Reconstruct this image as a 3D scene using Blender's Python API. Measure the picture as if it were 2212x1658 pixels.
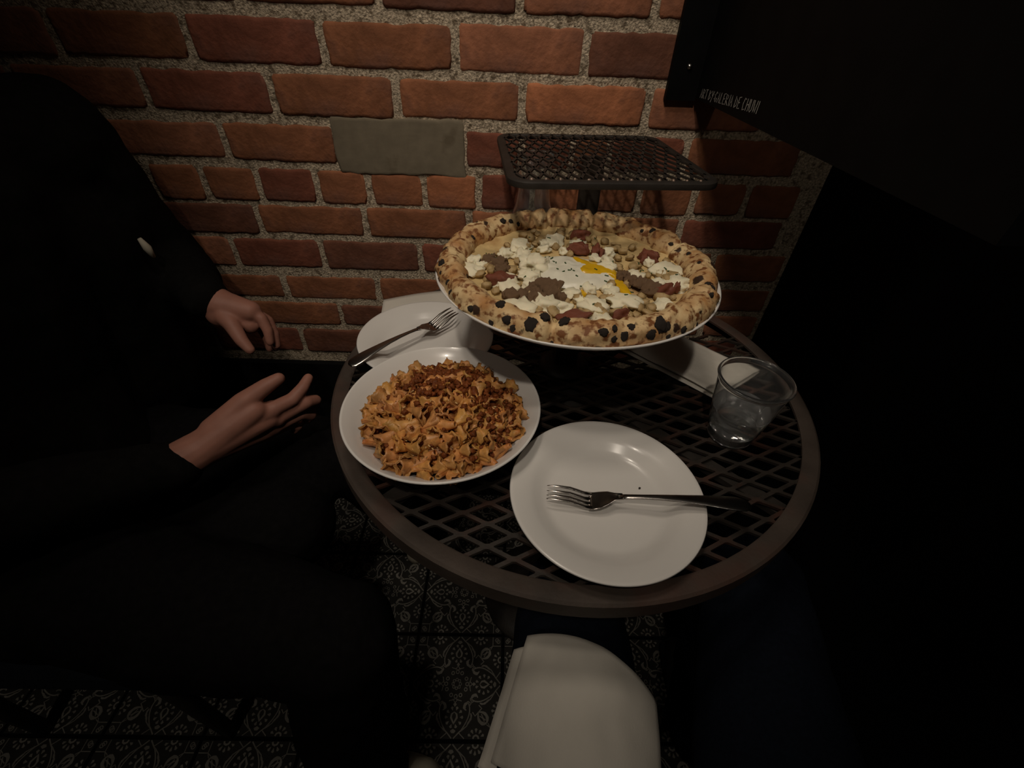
import bpy, bmesh, math, random
from mathutils import Vector, Matrix, noise
random.seed(7)
PI = math.pi
for o in list(bpy.data.objects): bpy.data.objects.remove(o, do_unlink=True)
C = bpy.context.scene.collection
SC = bpy.context.scene

# ------------------------------------------------------------------ camera
F_PX, W_PX = 952.745, 2212.0
cam_d = bpy.data.cameras.new('camera'); cam_d.sensor_width = 36.0; cam_d.lens = F_PX*36.0/W_PX
cam_d.clip_start = 0.01; cam_d.clip_end = 50
cam = bpy.data.objects.new('camera', cam_d); C.objects.link(cam)
def cam_matrix(yaw, pitch, roll, loc):
    cy, sy, cp, sp, cr, sr = math.cos(yaw), math.sin(yaw), math.cos(pitch), math.sin(pitch), math.cos(roll), math.sin(roll)
    f = Vector((sy*cp, cy*cp, -sp)); r = Vector((cy, -sy, 0)); u = r.cross(f)
    r2 = r*cr+u*sr; u2 = u*cr-r*sr
    m = Matrix((r2, u2, -f)).transposed().to_4x4(); m.translation = loc
    return m
cam.matrix_world = cam_matrix(0.0223, 0.7037, 0.0417, (0, -0.88986, 1.16889))
SC.camera = cam

# ------------------------------------------------------------------ world, lamps, exposure
wd = bpy.data.worlds.new('dim_room'); SC.world = wd; wd.use_nodes = True
wd.node_tree.nodes['Background'].inputs[0].default_value = (0.9, 0.8, 0.65, 1)
wd.node_tree.nodes['Background'].inputs[1].default_value = 0.0012
SC.view_settings.view_transform = 'Standard'; SC.view_settings.look = 'None'
SC.view_settings.exposure = 0.0; SC.view_settings.gamma = 1.0; SC.view_settings.use_curve_mapping = False
def spot(name, loc, target, energy, color, size, angle, blend):
    d = bpy.data.lights.new(name, 'SPOT'); d.energy = energy; d.color = color; d.shadow_soft_size = size
    d.spot_size = math.radians(angle); d.spot_blend = blend
    o = bpy.data.objects.new(name, d); C.objects.link(o); o.location = loc
    o.rotation_euler = (Vector(target)-Vector(loc)).to_track_quat('-Z', 'Y').to_euler()
    return o
def bulb(name, loc, energy, color=(1.0, 0.88, 0.74), size=0.03):
    d = bpy.data.lights.new(name, 'POINT'); d.energy = energy; d.color = color; d.shadow_soft_size = size
    o = bpy.data.objects.new(name, d); C.objects.link(o); o.location = loc
    return o
# shaded pendants over the table, above the frame, then two added fill spots
WARM = (1.0, 0.88, 0.74)
spot('pendant_or_fill_spot', (-0.10, -0.46, 2.05), (0.0, -0.24, 0.9), 8.0, WARM, 0.11, 94, 1.0)
spot('pendant_or_fill_spot', (-0.28, -0.78, 2.20), (0.00, -0.24, 0.93), 10.0, WARM, 0.06, 58, 1.0)
spot('pendant_or_fill_spot', (-0.14, -1.28, 2.20), (-0.02, -0.27, 0.93), 20.5, WARM, 0.03, 51, 1.0)
spot('pendant_or_fill_spot', (0.50, -1.45, 2.10), (0.36, -0.15, 0.80), 3.4, WARM, 0.05, 46, 1.0)  # added fill without a known source, brightens the right wall and napkin
spot('pendant_or_fill_spot', (-0.75, -1.75, 2.20), (-0.62, -0.80, 0.0), 9.0, WARM, 0.05, 70, 1.0)  # invented lamp behind on the left, only there to lift the dark floor

# ------------------------------------------------------------------ materials
def nd(nt, t, **kw):
    n = nt.nodes.new(t)
    for k, v in kw.items(): setattr(n, k, v)
    return n
def mat(name, base, rough=0.5, metal=0.0, spec=0.5, var=0.15, scale=30.0, bump=0.0, bscale=200.0, dark=None, thr=(0.45, 0.6), trans=0.0, ior=1.45, sss=0.0, coat=0.0, objcol=False, detail=6.0, bdist=0.001):
    m = bpy.data.materials.new(name); m.use_nodes = True; nt = m.node_tree
    b = nt.nodes['Principled BSDF']
    tc = nd(nt, 'ShaderNodeTexCoord')
    nz = nd(nt, 'ShaderNodeTexNoise'); nz.inputs['Scale'].default_value = scale; nz.inputs['Detail'].default_value = detail
    nt.links.new(tc.outputs['Object'], nz.inputs['Vector'])
    rp = nd(nt, 'ShaderNodeValToRGB')
    lo = tuple(c*(1-var) for c in base); hi = tuple(min(1, c*(1+var)) for c in base)
    rp.color_ramp.elements[0].position = 0.3; rp.color_ramp.elements[0].color = (*lo, 1)
    rp.color_ramp.elements[1].position = 0.7; rp.color_ramp.elements[1].color = (*hi, 1)
    nt.links.new(nz.outputs['Fac'], rp.inputs['Fac'])
    col = rp.outputs['Color']
    if objcol:
        oi = nd(nt, 'ShaderNodeObjectInfo'); mx = nd(nt, 'ShaderNodeMix', data_type='RGBA', blend_type='MULTIPLY')
        mx.inputs['Factor'].default_value = 1.0
        nt.links.new(col, mx.inputs[6]); nt.links.new(oi.outputs['Color'], mx.inputs[7]); col = mx.outputs[2]
    if dark is not None:
        n2 = nd(nt, 'ShaderNodeTexNoise'); n2.inputs['Scale'].default_value = scale*0.45; n2.inputs['Detail'].default_value = 8
        nt.links.new(tc.outputs['Object'], n2.inputs['Vector'])
        r2 = nd(nt, 'ShaderNodeValToRGB'); r2.color_ramp.elements[0].position = thr[0]; r2.color_ramp.elements[1].position = thr[1]
        nt.links.new(n2.outputs['Fac'], r2.inputs['Fac'])
        mx = nd(nt, 'ShaderNodeMix', data_type='RGBA'); nt.links.new(r2.outputs['Color'], mx.inputs['Factor'])
        nt.links.new(col, mx.inputs[6]); mx.inputs[7].default_value = (*dark, 1); col = mx.outputs[2]
    nt.links.new(col, b.inputs['Base Color'])
    b.inputs['Roughness'].default_value = rough; b.inputs['Metallic'].default_value = metal
    b.inputs['Specular IOR Level'].default_value = spec; b.inputs['IOR'].default_value = ior
    b.inputs['Transmission Weight'].default_value = trans; b.inputs['Coat Weight'].default_value = coat
    if sss:
        b.inputs['Subsurface Weight'].default_value = sss; b.inputs['Subsurface Radius'].default_value = (0.006, 0.003, 0.0015)
        b.inputs['Subsurface Scale'].default_value = 1.0
    if bump:
        n3 = nd(nt, 'ShaderNodeTexNoise'); n3.inputs['Scale'].default_value = bscale; n3.inputs['Detail'].default_value = 6
        nt.links.new(tc.outputs['Object'], n3.inputs['Vector'])
        bp = nd(nt, 'ShaderNodeBump'); bp.inputs['Strength'].default_value = bump; bp.inputs['Distance'].default_value = bdist
        nt.links.new(n3.outputs['Fac'], bp.inputs['Height']); nt.links.new(bp.outputs['Normal'], b.inputs['Normal'])
    return m
M = {}
M['brick'] = mat('brick_clay', (0.34, 0.135, 0.072), 0.85, spec=0.25, var=0.30, scale=30, bump=0.6, bscale=110, objcol=True, dark=(0.13, 0.065, 0.05), thr=(0.50, 0.74), bdist=0.003)
M['mortar'] = mat('mortar_grit', (0.54, 0.44, 0.32), 0.95, spec=0.15, var=0.55, scale=260, bump=1.0, bscale=300, dark=(0.20, 0.15, 0.10), thr=(0.52, 0.66), bdist=0.004)
M['patch'] = mat('cement_patch', (0.20, 0.165, 0.115), 0.9, spec=0.2, var=0.12, scale=40, bump=0.4, bscale=120, dark=(0.15, 0.12, 0.08), thr=(0.6, 0.7))
M['black_wall'] = mat('black_paint', (0.006, 0.006, 0.006), 0.8, spec=0.1, var=0.2)
M['black_board'] = mat('black_board', (0.004, 0.004, 0.004), 0.6, spec=0.1, var=0.2)
M['ink'] = mat('white_marker', (0.36, 0.35, 0.32), 0.8, var=0.35, scale=300)
M['iron'] = mat('rusty_dark_iron', (0.033, 0.026, 0.021), 0.55, metal=0.2, spec=0.4, var=0.3, scale=40, bump=0.3, bscale=250, dark=(0.075, 0.032, 0.021), thr=(0.52, 0.72))
M['rim'] = mat('worn_rusty_rim', (0.066, 0.050, 0.040), 0.6, metal=0.1, spec=0.35, var=0.3, scale=18, bump=0.3, bscale=250, dark=(0.090, 0.042, 0.030), thr=(0.50, 0.68))
M['black_iron'] = mat('black_iron', (0.030, 0.025, 0.021), 0.5, metal=0.2, spec=0.4, var=0.3, bump=0.3, bscale=300)
M['weld'] = mat('bare_weld_stud', (0.24, 0.17, 0.13), 0.45, metal=0.5, var=0.3)
M['china'] = mat('white_china', (0.72, 0.69, 0.65), 0.22, spec=0.5, var=0.02, scale=8, coat=0.15)
M['steel'] = mat('fork_steel', (0.42, 0.39, 0.36), 0.22, metal=1.0, var=0.08, scale=60)
M['paper'] = mat('paper_napkin', (0.62, 0.58, 0.51), 0.9, spec=0.15, var=0.05, scale=20, bump=0.35, bscale=500, bdist=0.0006)
M['jeans'] = mat('dark_blue_denim', (0.006, 0.008, 0.014), 0.9, spec=0.1, var=0.2, scale=200, bump=0.3, bscale=600)
M['coat'] = mat('black_wool', (0.006, 0.0055, 0.005), 0.95, spec=0.05, var=0.2, scale=100, bump=0.3, bscale=400)
M['trouser'] = mat('black_trousers', (0.006, 0.0055, 0.0055), 0.95, spec=0.05, var=0.2, scale=100, bump=0.3, bscale=400)
M['skin'] = mat('skin', (0.31, 0.140, 0.100), 0.55, spec=0.35, var=0.10, scale=40, sss=0.1)
M['hair'] = mat('dark_hair', (0.02, 0.011, 0.008), 0.5, spec=0.3, var=0.3, scale=200)
M['seat'] = mat('grey_blue_seat', (0.012, 0.015, 0.020), 0.8, spec=0.15, var=0.15)
M['sneaker'] = mat('cream_sneaker', (0.40, 0.36, 0.28), 0.75, var=0.12)
M['lace'] = mat('sneaker_dark_trim', (0.03, 0.03, 0.028), 0.8)
M['tile'] = mat('charcoal_tile', (0.032, 0.030, 0.026), 0.65, spec=0.25, var=0.2, scale=30)
M['ornament'] = mat('grey_tile_print', (0.27, 0.255, 0.22), 0.65, spec=0.25, var=0.25, scale=25)
M['grout'] = mat('black_grout', (0.006, 0.006, 0.006), 0.95, spec=0.1)
# food
M['cheese'] = mat('fresh_cheese', (0.88, 0.80, 0.58), 0.42, spec=0.45, var=0.06, scale=80, bump=0.3, bscale=160, sss=0.1)
M['eggwhite'] = mat('egg_white', (0.78, 0.74, 0.60), 0.3, spec=0.5, var=0.06, scale=60, bump=0.25, bscale=120)
M['yolk'] = mat('runny_yolk', (0.66, 0.38, 0.010), 0.2, spec=0.5, var=0.12, scale=40)
M['sausage'] = mat('sausage', (0.42, 0.255, 0.145), 0.65, spec=0.25, var=0.3, scale=160, bump=0.9, bscale=220, dark=(0.11, 0.05, 0.026), thr=(0.52, 0.72), bdist=0.002)
M['bacon'] = mat('cured_bacon', (0.23, 0.068, 0.036), 0.38, spec=0.5, var=0.35, scale=90, bump=0.5, bscale=200, dark=(0.09, 0.022, 0.015), thr=(0.52, 0.72))
M['onion'] = mat('browned_potato_cube', (0.45, 0.31, 0.14), 0.4, spec=0.5, var=0.28, scale=60, bump=0.3, bscale=150, dark=(0.16, 0.08, 0.04), thr=(0.58, 0.74))
M['chive'] = mat('green_chive', (0.035, 0.075, 0.02), 0.5, var=0.3)
M['char'] = mat('charred_blister', (0.028, 0.022, 0.018), 0.75, spec=0.3, var=0.4, scale=150, bump=0.6, bscale=300, dark=(0.085, 0.045, 0.022), thr=(0.55, 0.75))
M['sauce'] = mat('cheese_sauce', (0.42, 0.15, 0.030), 0.4, spec=0.5, var=0.3, scale=80, bump=0.7, bscale=160, bdist=0.002)
M['pasta'] = mat('sauced_pasta', (0.58, 0.285, 0.085), 0.40, spec=0.5, var=0.26, scale=120, bump=1.0, bscale=220, dark=(0.42, 0.13, 0.03), thr=(0.50, 0.72), objcol=True)
M['meat'] = mat('browned_meat_crumble', (0.17, 0.045, 0.010), 0.6, spec=0.25, var=0.45, scale=120, bump=0.7, bscale=300)
M['parm'] = mat('grated_cheese', (0.58, 0.38, 0.16), 0.6, var=0.1)
def glass(name, col, rough, ior, tw=1.0):
    m = bpy.data.materials.new(name); m.use_nodes = True; b = m.node_tree.nodes['Principled BSDF']
    nz = nd(m.node_tree, 'ShaderNodeTexNoise'); nz.inputs['Scale'].default_value = 30
    rp = nd(m.node_tree, 'ShaderNodeMapRange'); rp.inputs['To Min'].default_value = rough*0.7; rp.inputs['To Max'].default_value = rough*1.3
    m.node_tree.links.new(nz.outputs['Fac'], rp.inputs['Value']); m.node_tree.links.new(rp.outputs['Result'], b.inputs['Roughness'])
    b.inputs['Base Color'].default_value = (*col, 1); b.inputs['Transmission Weight'].default_value = tw; b.inputs['IOR'].default_value = ior
    return m
M['plastic'] = glass('clear_plastic', (0.97, 0.97, 0.96), 0.08, 1.42, 0.978)
M['water'] = glass('water', (0.98, 0.99, 0.99), 0.03, 1.33, 0.950)
M['glass'] = glass('clear_glass', (0.95, 0.96, 0.94), 0.03, 1.45, 0.96)
# pizza dough: pale dough browned in patches with dark leopard spots
def crust_mat():
    m = bpy.data.materials.new('leopard_crust'); m.use_nodes = True; nt = m.node_tree; b = nt.nodes['Principled BSDF']
    tc = nd(nt, 'ShaderNodeTexCoord')
    def noi(s, d, off=0):
        mp = nd(nt, 'ShaderNodeMapping'); mp.inputs['Location'].default_value = (off, off*0.7, off*1.3)
        nt.links.new(tc.outputs['Object'], mp.inputs['Vector'])
        n = nd(nt, 'ShaderNodeTexNoise'); n.inputs['Scale'].default_value = s; n.inputs['Detail'].default_value = d
        nt.links.new(mp.outputs['Vector'], n.inputs['Vector']); return n.outputs['Fac']
    def ramp(src, stops):
        r = nd(nt, 'ShaderNodeValToRGB'); e = r.color_ramp.elements
        while len(e) < len(stops): e.new(0.5)
        for k, (p, c) in enumerate(stops): e[k].position = p; e[k].color = (*c, 1)
        nt.links.new(src, r.inputs['Fac']); return r.outputs['Color']
    def mix(f, a, c):
        x = nd(nt, 'ShaderNodeMix', data_type='RGBA'); nt.links.new(f, x.inputs['Factor']); nt.links.new(a, x.inputs[6])
        if isinstance(c, tuple): x.inputs[7].default_value = (*c, 1)
        else: nt.links.new(c, x.inputs[7])
        return x.outputs[2]
    base = ramp(noi(30, 6), [(0.38, (0.72, 0.53, 0.28)), (0.64, (0.44, 0.22, 0.08))])
    sp = ramp(noi(120, 4, 3), [(0.50, (0, 0, 0)), (0.62, (1, 1, 1))])
    c1 = mix(sp, base, (0.20, 0.075, 0.024))
    # fewer, bigger dark spots
    vo = nd(nt, 'ShaderNodeTexVoronoi'); vo.inputs['Scale'].default_value = 62; vo.inputs['Randomness'].default_value = 1
    wv = nd(nt, 'ShaderNodeMix', data_type='RGBA'); wv.inputs['Factor'].default_value = 0.012
    nz = nd(nt, 'ShaderNodeTexNoise'); nz.inputs['Scale'].default_value = 90; nt.links.new(tc.outputs['Object'], nz.inputs['Vector'])
    nt.links.new(tc.outputs['Object'], wv.inputs[6]); nt.links.new(nz.outputs['Color'], wv.inputs[7])
    nt.links.new(wv.outputs[2], vo.inputs['Vector'])
    sep = nd(nt, 'ShaderNodeSeparateColor'); nt.links.new(vo.outputs['Color'], sep.inputs['Color'])
    th = nd(nt, 'ShaderNodeMapRange'); th.inputs['From Min'].default_value = 0.62; th.inputs['From Max'].default_value = 1.0
    th.inputs['To Min'].default_value = 0.0; th.inputs['To Max'].default_value = 0.40; nt.links.new(sep.outputs['Red'], th.inputs['Value'])
    sb = nd(nt, 'ShaderNodeMath', operation='SUBTRACT'); nt.links.new(th.outputs['Result'], sb.inputs[0]); nt.links.new(vo.outputs['Distance'], sb.inputs[1])
    f2 = nd(nt, 'ShaderNodeMapRange'); f2.inputs['From Min'].default_value = -0.03; f2.inputs['From Max'].default_value = 0.06; nt.links.new(sb.outputs[0], f2.inputs['Value'])
    c2 = mix(f2.outputs['Result'], c1, (0.045, 0.022, 0.012))
    nt.links.new(c2, b.inputs['Base Color']); b.inputs['Roughness'].default_value = 0.62; b.inputs['Specular IOR Level'].default_value = 0.3
    bp = nd(nt, 'ShaderNodeBump'); bp.inputs['Strength'].default_value = 0.5; bp.inputs['Distance'].default_value = 0.0015
    nt.links.new(noi(140, 5, 1), bp.inputs['Height']); nt.links.new(bp.outputs['Normal'], b.inputs['Normal'])
    return m
M['crust'] = crust_mat()
M['dough'] = mat('cheese_covered_dough', (0.62, 0.45, 0.21), 0.45, spec=0.45, var=0.22, scale=45, bump=0.5, bscale=120, dark=(0.40, 0.20, 0.07), thr=(0.55, 0.75), bdist=0.002)

# ------------------------------------------------------------------ helpers
def link(o, parent=None):
    C.objects.link(o)
    if parent is not None: o.parent = parent
    return o
def mk(name, verts, faces, m, parent=None, smooth=True, loc=None, rot=None):
    me = bpy.data.meshes.new(name); me.from_pydata([tuple(v) for v in verts], [], faces); me.update()
    if smooth: me.polygons.foreach_set('use_smooth', [True]*len(me.polygons))
    if m is not None: me.materials.append(m)
    o = bpy.data.objects.new(name, me)
    if loc is not None: o.location = loc
    if rot is not None: o.rotation_euler = rot
    return link(o, parent)
def inst(name, me, parent=None, loc=(0, 0, 0), rot=(0, 0, 0), scale=(1, 1, 1), color=None):
    o = bpy.data.objects.new(name, me); o.location = loc; o.rotation_euler = rot; o.scale = scale
    if color is not None: o.color = (*color, 1)
    return link(o, parent)
def thing(name, label, cat, loc=(0, 0, 0), rotz=0, group=None):
    o = bpy.data.objects.new(name, None); C.objects.link(o); o.location = loc; o.rotation_euler = (0, 0, rotz); o.empty_display_size = 0.02
    return tag(o, label, cat, group)
def tag(o, label, cat, group=None):
    o['label'] = label; o['category'] = cat
    if group: o['group'] = group
    return o
class MB:
    def __init__(s): s.v = []; s.f = []
    def add(s, v, f):
        n = len(s.v); s.v += [tuple(x) for x in v]; s.f += [tuple(i+n for i in q) for q in f]; return s
    def box(s, x0, x1, y0, y1, z0, z1):
        v = [(x, y, z) for x in (x0, x1) for y in (y0, y1) for z in (z0, z1)]
        return s.add(v, [(0, 1, 3, 2), (4, 6, 7, 5), (0, 4, 5, 1), (2, 3, 7, 6), (0, 2, 6, 4), (1, 5, 7, 3)])
    def bar(s, a, b, w, h, up=(0, 0, 1)):
        a = Vector(a); b = Vector(b); d = (b-a).normalized(); sd = d.cross(Vector(up)).normalized(); u = sd.cross(d)
        v = [p+sd*sx*w/2+u*su*h/2 for p in (a, b) for sx, su in ((-1, -1), (1, -1), (1, 1), (-1, 1))]
        return s.add(v, [(0, 3, 2, 1), (4, 5, 6, 7), (0, 1, 5, 4), (1, 2, 6, 5), (2, 3, 7, 6), (3, 0, 4, 7)])
    def tube(s, pts, rad, n=12, cap=True):
        pts = [Vector(p) for p in pts]; rad = rad if hasattr(rad, '__len__') else [rad]*len(pts); v = []; f = []
        ref = Vector((0, 0, 1)) if abs((pts[1]-pts[0]).normalized().z) < 0.9 else Vector((1, 0, 0))
        for i, p in enumerate(pts):
            d = (pts[min(i+1, len(pts)-1)]-pts[max(i-1, 0)]).normalized(); a = d.cross(ref).normalized(); b = a.cross(d)
            v += [p+(a*math.cos(2*PI*k/n)+b*math.sin(2*PI*k/n))*rad[i] for k in range(n)]
        for i in range(len(pts)-1):
            f += [(i*n+k, i*n+(k+1) % n, (i+1)*n+(k+1) % n, (i+1)*n+k) for k in range(n)]
        if cap: f += [tuple(range(n))[::-1], tuple((len(pts)-1)*n+k for k in range(n))]
        return s.add(v, f)
    def lathe(s, prof, n=64, closed=False, fn=None):
        v = []; f = []; m = len(prof)
        for k in range(n):
            a = 2*PI*k/n
            for r, z in prof: v.append((r*math.cos(a), r*math.sin(a), z))
        for k in range(n):
            k2 = (k+1) % n
            for j in range(m if closed else m-1):
                j2 = (j+1) % m
                f.append((k*m+j, k2*m+j, k2*m+j2, k*m+j2))
        return s.add(v, f)
    def build(s, name, m, parent=None, smooth=True, loc=None, rot=None): return mk(name, s.v, s.f, m, parent, smooth, loc, rot)
def autosmooth(o, ang=35):
    me = o.data
    try: me.set_sharp_from_angle(angle=math.radians(ang))
    except Exception: pass
    return o
def NZ(x, y=0.0, z=0.0): return noise.noise(Vector((x, y, z)))

# ================================================================== THE SETTING
# ---- brick wall: mortar bed with every brick set into it
wall = MB().box(-2.3, 0.60, 0.0032, 0.12, 0.0, 2.0).build('wall_back', M['mortar'], smooth=False); wall['kind'] = 'structure'
def brick_mesh(w, h, seed, chip=1.0):
    x, z = w/2, h/2
    def axis(L, n):
        a = [-L, -L+0.0018, -L+0.0055]; k = [-L+0.0055+(2*L-0.011)*i/n for i in range(1, n)]
        return a+k+[L-0.0055, L-0.0018, L]
    us, vs = axis(x, 16 if w > 0.15 else 8), axis(z, 4); nu, nv = len(us), len(vs); v = []; f = []
    def place(u, q):
        dx, dz = x-abs(u), z-abs(q); d = min(dx, dz)
        e = min(0.0034*chip, max(-0.0030*chip, 0.0052*NZ(u*30+seed, q*30, seed*1.7)+0.0026*NZ(u*110+seed, q*110, seed)))*max(0, 1-d/0.012)
        r = 0.008; cx, cz = max(0, abs(u)-(x-r)), max(0, abs(q)-(z-r)); L = math.hypot(cx, cz)
        pu, pq = abs(u), abs(q)
        if cx > 0 and cz > 0 and L > 1e-6:
            m_ = max(cx, cz)/L; pu = x-r+cx*m_; pq = z-r+cz*m_
        if dx < 0.012: pu -= abs(e) if dx <= dz+0.002 else 0
        if dz < 0.012: pq -= abs(e) if dz <= dx+0.002 else 0
        y = (0.0030 if d < 1e-5 else 0.0007 if d < 0.002 else 0.0)+0.0011*NZ(u*16, q*24, seed)
        return (math.copysign(pu, u), y, math.copysign(pq, q))
    for q in vs:
        for u in us: v.append(place(u, q))
    for j in range(nv-1): f += [(j*nu+i, j*nu+i+1, (j+1)*nu+i+1, (j+1)*nu+i) for i in range(nu-1)]
    loop = [i for i in range(nu)]+[j*nu+nu-1 for j in range(1, nv)]+[(nv-1)*nu+i for i in range(nu-2, -1, -1)]+[j*nu for j in range(nv-2, 0, -1)]
    n = len(v); v += [(v[i][0], 0.012, v[i][2]) for i in loop]; m_ = len(loop)
    f += [(loop[k], n+k, n+(k+1) % m_, loop[(k+1) % m_]) for k in range(m_)]
    return v, f
RED, ORA, DRK, PUR, BRN = (1.0, 1.0, 1.0), (1.22, 1.15, 1.0), (0.50, 0.50, 0.56), (0.62, 0.52, 0.58), (0.82, 0.80, 0.72)
# (bottom, top, joint positions, colour overrides by index)
courses = []
def seq(known, step=0.2135, lo=-2.25, hi=0.59):
    k = sorted(known)
    while k[0]-step > lo: k.insert(0, k[0]-step)
    while k[-1]+step < hi+0.1: k.append(k[-1]+step)
    return k
tone = {
 'A': [BRN, PUR, BRN, RED, DRK, PUR, PUR], 'B': [PUR, BRN, BRN, ORA, RED, BRN], 'C': [BRN, PUR, None, PUR, BRN, PUR, BRN, BRN],
 'D': [BRN, BRN, PUR, BRN, BRN, ORA, PUR, ORA, BRN, BRN, BRN], 'E': [DRK, BRN, BRN, BRN, BRN], 'F': [PUR, DRK, PUR, BRN, BRN], 'G': [BRN, BRN, BRN], 'H': [BRN, DRK, BRN], 'I': [PUR, DRK, PUR]}
rows = [
 ('I', 0.505, 0.568, seq([-0.496, -0.283])), ('H', 0.583, 0.638, seq([-0.388, -0.175])), ('G', 0.651, 0.707, seq([-0.4975, -0.289, -0.075, 0.138, 0.461], 0.213)),
 ('F', 0.727, 0.788, seq([-0.58, -0.394, -0.1865, 0.02, 0.23, 0.439])), ('E', 0.801, 0.858, seq([-0.506, -0.290, -0.081, 0.135, 0.349, 0.562])),
 ('D', 0.866, 0.926, seq([-0.685, -0.586, -0.482, -0.372, -0.271, -0.164, -0.061, 0.044, 0.148, 0.252, 0.359, 0.463], 0.104)),
 ('C', 0.942, 1.001, seq([-0.729, -0.5185, -0.317, -0.088, 0.02, 0.112, 0.18, 0.322])), ('B', 1.018, 1.075, seq([-0.625, -0.411, -0.198, 0.0175, 0.234])),
 ('A', 1.088, 1.148, seq([-0.733, -0.522, -0.307, -0.095, 0.118])), ('T', 1.166, 1.224, seq([-0.634, -0.42, -0.207, 0.007, 0.217])),
 ('U', 1.238, 1.296, seq([-0.31, -0.1])), ('V', 1.310, 1.368, seq([-0.41, -0.2])), ('W', 1.382, 1.440, seq([-0.31, -0.1])), ('X', 1.454, 1.512, seq([-0.41, -0.2])), ('Y', 1.526, 1.584, seq([-0.31, -0.1])), ('Z', 1.598, 1.656, seq([-0.41, -0.2]))]
starts = {'A': -0.733, 'B': -0.625, 'C': -0.5185, 'D': -0.685, 'E': -0.506-0.2135, 'F': -0.58, 'G': -0.71, 'H': -0.60, 'I': -0.7}
rb = random.Random(3); sd = 0
for key, z0, z1, js in rows:
    for a, b in zip(js[:-1], js[1:]):
        if a < -2.1 and key != 'A': continue
        b2 = min(b, 0.597)
        if b2-a < 0.03: continue
        if key == 'C' and abs(a+0.317) < 0.01: continue
        sd += 1
        g = 0.0048+rb.uniform(-0.0015, 0.0015)
        w = b2-a-2*g; dz = rb.uniform(-0.0015, 0.0015); dh = 0.002+rb.uniform(-0.003, 0.003)
        v, f = brick_mesh(w, z1-z0+dh, sd*3.17)
        o = mk('brick', v, f, M['brick'], wall, True, loc=((a+b2)/2, rb.uniform(-0.0015, 0.0015), (z0+z1)/2+dz))
        o.rotation_euler = (0, rb.uniform(-0.006, 0.006), 0)
        t = tone.get(key)
        if t and key in starts:
            idx = [i for i, j in enumerate(js) if j >= starts[key]-0.01][0]
            k = js.index(a)-idx
            col = t[k] if 0 <= k < len(t) and t[k] else rb.choice([RED, BRN, PUR, BRN])
        else: col = rb.choice([RED, BRN, PUR, DRK])
        q = rb.uniform(0.9, 1.1); o.color = (col[0]*q, col[1]*q, col[2]*q, 1)
# cement patch over one missing brick
pv, pf = brick_mesh(0.240, 0.092, 77.7, 2.2)
pv = [(x+0.004*NZ(x*20, z*30, 9.1), y*0.5-0.0008, z*(1+0.10*NZ(x*9, 2.2, 4.4))+0.003*NZ(x*45, z*20, 6.6)) for x, y, z in pv]
o = mk('cement_patch', pv, pf, M['patch'], wall, True, loc=(-0.202, 0.0, 0.970)); o['label'] = 'grey-green cement patch smeared over a missing brick'
# mouldings and walls in the dark
t = MB().box(-2.3, 0.60, -0.012, 0.007, 0.0, 0.472).build('baseboard_back', M['black_wall'], smooth=False); t['kind'] = 'structure'
t = MB().box(0.60, 0.72, -2.6, 0.12, 0.0, 2.0).build('wall_right', M['black_wall'], smooth=False); t['kind'] = 'structure'

# ---- patterned tile floor
floor = MB().box(-2.3, 0.60, -2.6, 0.007, -0.05, -0.0015).build('floor', M['grout'], smooth=False); floor['kind'] = 'structure'
TS, TP = 0.1985, 0.206
tile_me = bpy.data.meshes.new('tile'); b = MB().box(-TS/2, TS/2, -TS/2, TS/2, -0.006, 0.0)
tile_me.from_pydata(b.v, [], b.f); tile_me.materials.append(M['tile'])
class Orn:
    def __init__(s): s.v = []; s.f = []
    def poly(s, pts):      # convex or simple fan from centroid
        cx = sum(p[0] for p in pts)/len(pts); cy = sum(p[1] for p in pts)/len(pts); n = len(s.v)
        s.v += list(pts)+[(cx, cy)]; m = len(pts); s.f += [(n+i, n+(i+1) % m, n+m) for i in range(m)]
    def line(s, pts, w, closed=False):
        n0 = len(s.v); m = len(pts); ww = w if hasattr(w, '__len__') else [w]*m
        for i, p in enumerate(pts):
            a = pts[(i-1) % m] if closed or i > 0 else p; c = pts[(i+1) % m] if closed or i < m-1 else p
            dx, dy = c[0]-a[0], c[1]-a[1]; L = math.hypot(dx, dy)+1e-9; nx, ny = -dy/L*ww[i]/2, dx/L*ww[i]/2
            s.v += [(p[0]+nx, p[1]+ny), (p[0]-nx, p[1]-ny)]
        for i in range(m if closed else m-1):
            j = (i+1) % m; s.f.append((n0+2*i, n0+2*i+1, n0+2*j+1, n0+2*j))
    def ring(s, x, y, r, w, n=10): s.line([(x+r*math.cos(2*PI*k/n), y+r*math.sin(2*PI*k/n)) for k in range(n)], w, True)
def bez(p0, p1, p2, p3, n=9):
    r = []
    for i in range(n+1):
        t = i/n; u = 1-t
        r.append(tuple(u**3*p0[k]+3*u*u*t*p1[k]+3*u*t*t*p2[k]+t**3*p3[k] for k in (0, 1)))
    return r
def tri(o, x, y, ang, r0, r1, w):   # little wedge pointing to x,y
    c, s_ = math.cos(ang), math.sin(ang)
    o.poly([(x+c*r0, y+s_*r0), (x+c*r1-s_*w, y+s_*r1+c*w), (x+c*(r1+0.02), y+s_*(r1+0.02)), (x+c*r1+s_*w, y+s_*r1-c*w)])
q = Orn()     # one quarter wedge around the +y axis (mirrored), then turned four times
q.ring(0.0, 0.085, 0.028, 0.014, 8); q.ring(0.06, 0.06, 0.028, 0.014, 8)                      # rosette
q.ring(0.0, 0.24, 0.036, 0.018, 8); q.ring(0.105, 0.215, 0.034, 0.018, 8); q.ring(-0.105, 0.215, 0.034, 0.018, 8)
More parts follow.
